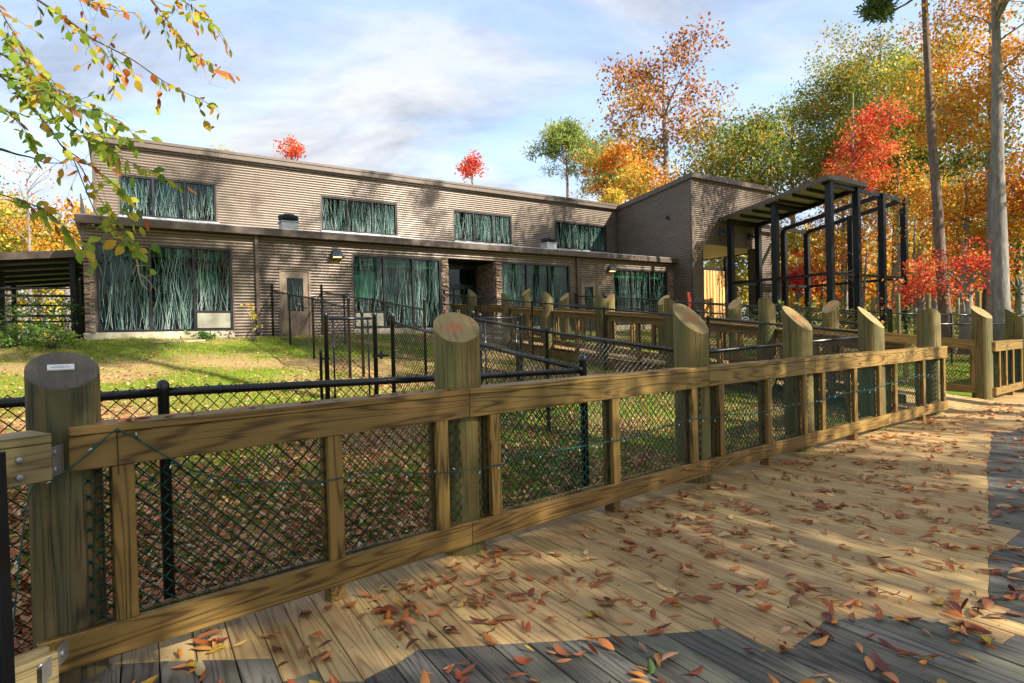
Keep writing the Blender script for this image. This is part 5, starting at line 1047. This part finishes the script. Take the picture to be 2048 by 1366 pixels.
for c_, b_ in ((1.4, .12), (.7, .1), (2.6, .05), (3.6, .03), (1.1, -.14), (2., .2)):
    me = curl_leaf('tmp', 1., .36, c_, b_, LF['litter'], 2, 4, .0); LOW.append((np.array([v.co[:] for v in me.vertices]), np.array([p.vertices[:] for p in me.polygons]))); bpy.data.meshes.remove(me)
cw = np.array([q[2] for q in LC]); cw /= cw.sum()
for i, (zz, P) in enumerate(cand):
    ci = rng.choice(len(LC), p=cw); k = rng.uniform(.75, 1.25); up_ = 1 if rng.random() < .55 else -1; yaw = rng.uniform(0, 6.283); tl_ = rng.normal(0, .22, 2)
    if i < 265:
        o = bpy.data.objects.new('fallen_leaf', dm_[rng.integers(len(dm_))]); COL.objects.link(o); o.color = (*[x*rng.uniform(.8, 1.25) for x in LC[ci][1]], 1); o.scale = (k, k, k); me_h = max(v.co.z for v in o.data.vertices)
        o.rotation_euler = (tl_[0]+(math.pi if up_ < 0 else 0), tl_[1], yaw); o.location = (P[0], P[1], .006+(me_h*k if up_ < 0 else 0)+.012*abs(tl_[0])+.03*abs(tl_[1]))
        pale = inpoly(P@ND, P@DD); v_ = np.array([P[0], P[1], 0])-CAM; zq = v_@FW; X_ = 1024+F_PX*(v_@RT)/zq; Y_ = 683-F_PX*(v_@UP)/zq
        shp = {0: 'curled', 1: 'nearly flat', 2: 'loosely rolled', 3: 'tightly rolled', 4: 'humped', 5: 'cupped', 6: 'broad flat', 7: 'small rolled', 8: 'tube like', 9: 'arched'}[dm_.index(o.data)]; sz = 'big ' if k > 1.1 else 'small ' if k < .88 else ''
        col_ = ['at the bottom left', 'left of centre', 'below the middle post', 'near the centre', 'right of centre', 'toward the right edge', 'by the right edge'][int(np.clip(X_/2048*7, 0, 6))]; row_ = 'nearest' if Y_ > 1290 else 'foreground' if Y_ > 1180 else 'midway' if Y_ > 1080 else 'by railing'
        tag(o, sz+shp+' '+LC[ci][0]+' leaf on '+('pale' if pale else 'dark')+' planks '+col_+', '+row_, 'leaf', 'fallen leaves on the boardwalk')
    else:
        lo, lf = LOW[rng.integers(len(LOW))]; q = lo*.098*k; q = q.copy()
        if up_ < 0: q[:, 2] = q[:, 2].max()-q[:, 2]
        q[:, 2] += q[:, 0]*tl_[1]*.6+q[:, 1]*tl_[0]; q[:, 2] -= q[:, 2].min(); cy, sy = math.cos(yaw), math.sin(yaw); n_ = sum(len(a) for a in lv)
        lv.append(np.stack([P[0]+q[:, 0]*cy-q[:, 1]*sy, P[1]+q[:, 0]*sy+q[:, 1]*cy, q[:, 2]+.006], 1)); lq.append(lf+n_); lt += [rng.beta(1.1, 1.5)]*len(q)
lv = np.concatenate(lv); lq = np.concatenate(lq)
tag(fast_mesh('fallen_leaves', np.array(lv), np.array(lq), LF['litter'], None, np.array(lt)), 'many small fallen leaves strewn over the far part of the boardwalk', 'leaves', kind='stuff')
db = MB()
for _ in range(420):
    zz, P = cand[rng.integers(len(cand))]; P = P+rng.normal(0, .12, 2)
    if P@DD < np.interp(P@ND, eo, es)+.3: continue
    r_ = rng.uniform(.003, .009); db.add([(P[0]+r_*a, P[1]+r_*b, .004+r_*c) for a, b, c in ((1, 0, .5), (-.3, .9, .5), (-.7, -.6, .5), (0, 0, 1.3), (0, 0, 0))], [(0, 1, 3), (1, 2, 3), (2, 0, 3), (1, 0, 4), (2, 1, 4), (0, 2, 4)])
tag(db.build('debris', M['soil'], None, grain=False), 'dark acorn bits and seed debris scattered over the boardwalk', 'debris', kind='stuff')
for i in range(35):   # on the rail caps
    j = [0, 0, 0, 0, 1, 1, 2, 2, 3, 4][rng.integers(10)]; q = rng.random(); A = JF[j]+(JF[j+1]-JF[j])*(.08+.87*q)+secn[j][0]*rng.uniform(.01, .045 if min(q, 1-q) < .1 else .1); ci = rng.choice(5, p=cw[:5]/cw[:5].sum()); o = bpy.data.objects.new('fallen_leaf', dm_[rng.integers(len(dm_))]); COL.objects.link(o); o.color = (*LC[ci][1], 1); k = rng.uniform(.5, .85); o.scale = (k, k, k); o.rotation_euler = (0, 0, rng.uniform(0, 6.28)); o.location = (A[0], A[1], 1.147)
    tag(o, ('small ' if k < .65 else '')+LC[ci][0]+' leaf on the foreground railing cap, '+['first bay from the left', 'second bay', 'third bay', 'fourth bay', 'last bay'][j]+(', left half' if q < .5 else ', right half'), 'leaf', 'fallen leaves on the railing cap')

# ------------------------------------------------------------------ lawn: grass blades, leaf litter, small plants
def lawn_pts(n, near=.5):
    out_ = []
    while sum(len(q) for q in out_) < n:
        m = n*2; D = 1/rng.uniform(1/22., 1/2.6, m) if rng.random() < near else rng.uniform(2.6, 24, m); X = D*rng.uniform(-1.02, 1.02, m); P = np.stack([X, D], 1); vv = (P[:, 0]-O0[0])*BY[0]+(P[:, 1]-O0[1])*BY[1]; uu = (P[:, 0]-O0[0])*BX[0]+(P[:, 1]-O0[1])*BX[1]
        dist = np.full(m, 9.)
        for i in range(5):
            dist = np.where((P@secn[i][1] > JF[i]@secn[i][1]-(3 if i == 0 else 0)) & (P@secn[i][1] <= JF[i+1]@secn[i][1]), (P-JF[i])@secn[i][0], dist)
        ok = (vv < -.05) & (dist > .4) & ~((uu > 5.9) & (uu < 8.1) & (vv > -17)) & ((P-JF[0])@secn[0][0] > .4) & ~((uu > 5.5) & (vv < -15.8)); out_.append(P[ok])
    return np.concatenate(out_)[:n]
P = lawn_pts(230000, .6); msk = grassmask(P[:, 0], P[:, 1])+np.clip((-11.5-((P[:, 0]-O0[0])*BY[0]+(P[:, 1]-O0[1])*BY[1]))*.05, 0, .14); P = P[rng.random(len(P)) < np.clip((msk-.33)*4.2, .08, 1)]; n = len(P); z = G(P[:, 0], P[:, 1])+.09*(vnoise(P[:, 0], P[:, 1], 1.6, 5)-.5)+.04*(vnoise(P[:, 0], P[:, 1], .7, 6)-.5)-.025
B0 = np.stack([P[:, 0], P[:, 1], z], 1); th = rng.uniform(0, 6.283, n); sd = np.stack([np.cos(th), np.sin(th), 0*th], 1)*(.0022+.0005*P[:, 1:2]*.5); hh = rng.uniform(.03, .085, (n, 1)); tp_ = B0+np.concatenate([rng.normal(0, .025, (n, 2)), hh], 1)
tag(fast_mesh('grass', np.stack([B0-sd, B0+sd, tp_], 1).reshape(-1, 3), None, M['grass'], None, np.repeat(np.clip(rng.normal(.5, .22, n), 0, 1), 3), tris=np.arange(n*3).reshape(n, 3)), 'short green lawn grass between the boardwalk and the building', 'grass', kind='stuff')
P = lawn_pts(42000, .4); msk = vnoise(P[:, 0], P[:, 1], 1.1, 31); P = P[rng.random(len(P)) < .25+.75*msk]; n = len(P); z = G(P[:, 0], P[:, 1])+.09*(vnoise(P[:, 0], P[:, 1], 1.6, 5)-.5)+.04*(vnoise(P[:, 0], P[:, 1], .7, 6)-.5)+rng.uniform(-.005, .035, n)
c = np.stack([P[:, 0], P[:, 1], z], 1); th = rng.uniform(0, 6.283, n); d = np.stack([np.cos(th), np.sin(th), rng.normal(0, .3, n)], 1); s = np.stack([-np.sin(th), np.cos(th), rng.normal(0, .35, n)], 1); L = rng.uniform(.045, .095, (n, 1))
V = np.stack([c, c+d*L*.45+s*L*.3, c+d*L+UPZ*.008, c+d*L*.45-s*L*.3+UPZ*.01], 1).reshape(-1, 3)
tag(fast_mesh('leaf_litter', V, np.arange(n*4).reshape(n, 4), LF['litter'], None, np.repeat(np.clip(rng.beta(1.3, 1.2, n), 0, 1), 4)), 'brown and red leaf litter scattered over the lawn', 'leaves', kind='stuff')
def shrub(label, u, v, h, r, leaf='shrub', n=26, per=26, size=.07, name='shrub', cat='shrub', tm=.5):
    Pb = W(u, v); g0 = float(G(Pb[0], Pb[1])); rt = thing(name, label, cat, (Pb[0], Pb[1], g0)); C = np.array([Pb]*n)+np.stack([rng.normal(0, r*.45, n), rng.normal(0, r*.45, n), g0+h*rng.uniform(.2, 1, n)], 1); m_ = MB()
    for q in C: b = np.array([Pb[0]+rng.normal(0, .03), Pb[1]+rng.normal(0, .03), g0-.05]); m_.tube([b, (b+q)/2+np.array([0, 0, .05]), q], [.008, .005, .002], 4, cap=False)
    m_.build('stems', M['darkbark'], rt, True, grain=False); V, Qd, T = leafcloud(C, r*.16, per, size, ctint=np.clip(rng.normal(tm, .25, n), 0, 1)); fast_mesh('leaves', V, Qd, LF[leaf], rt, T)
shrub('bushy green shrub behind the left chain link fence', -7.2, .8, 1.2, .75); shrub('green shrub between the fence and the stone corner', -6.35, .9, 1.1, .6)
shrub('low fern like plant in front of the stone corner', -6.5, -1.6, .55, .7, n=30, size=.08, tm=.6); shrub('low leafy weeds at the foot of the left fence', -7.4, -1.2, .5, .8, n=30, size=.08, tm=.5)
shrub('thin sapling with pink and yellow leaves beside the downspout', *UV(onpl(507, 690, W(0, -1.2), BY)), 1.15, .28, 'yellow', 9, 7, .1, 'sapling', 'sapling', .7)
shrub('small yellow green weed by the right gate', *UV(onpl(1035, 720, W(0, -11), BY)), .75, .4, 'yellow', 10, 7, .06, 'weed', 'plant', .4); shrub('small dark fern on the lawn near the foundation', -2.9, -.75, .3, .35, n=14, size=.07, tm=.3)
m_ = MB(); Pa = W(-4.3, -1.2, float(G(*W(-4.3, -1.2)[:2]))+.03); Pb = W(-2.9, -1.05, float(G(*W(-2.9, -1.05)[:2]))+.03); m_.bar(Pa, Pb, .1, .05); tag(m_.build('curb_stone', M['conc']), 'narrow pale curb strip lying in the lawn before the big window', 'curb')
for i, (px_, yt, D) in enumerate(((1857, 587, 17.), (1957, 582, 16.), (1747, 592, 21.), (1797, 588, 22.))):
    Pp = atd(px_, 640, D); g0 = float(G(Pp[0], Pp[1])); zt = zpx(px_, yt, D); o = thing('wooden_post', ['pale round wooden post left of the bare pine trunk', 'pale round wooden post between the two bare trunks', 'pale wooden post behind the aviary frame', 'pale wooden post at the aviary right side'][i], 'post', (Pp[0], Pp[1], g0), 0, 'pale posts in front of the woods'); round_post(o, Pp[:2], g0-.1, .066, zt, .1, (0, -1), [M['post'], M['end']], 14)
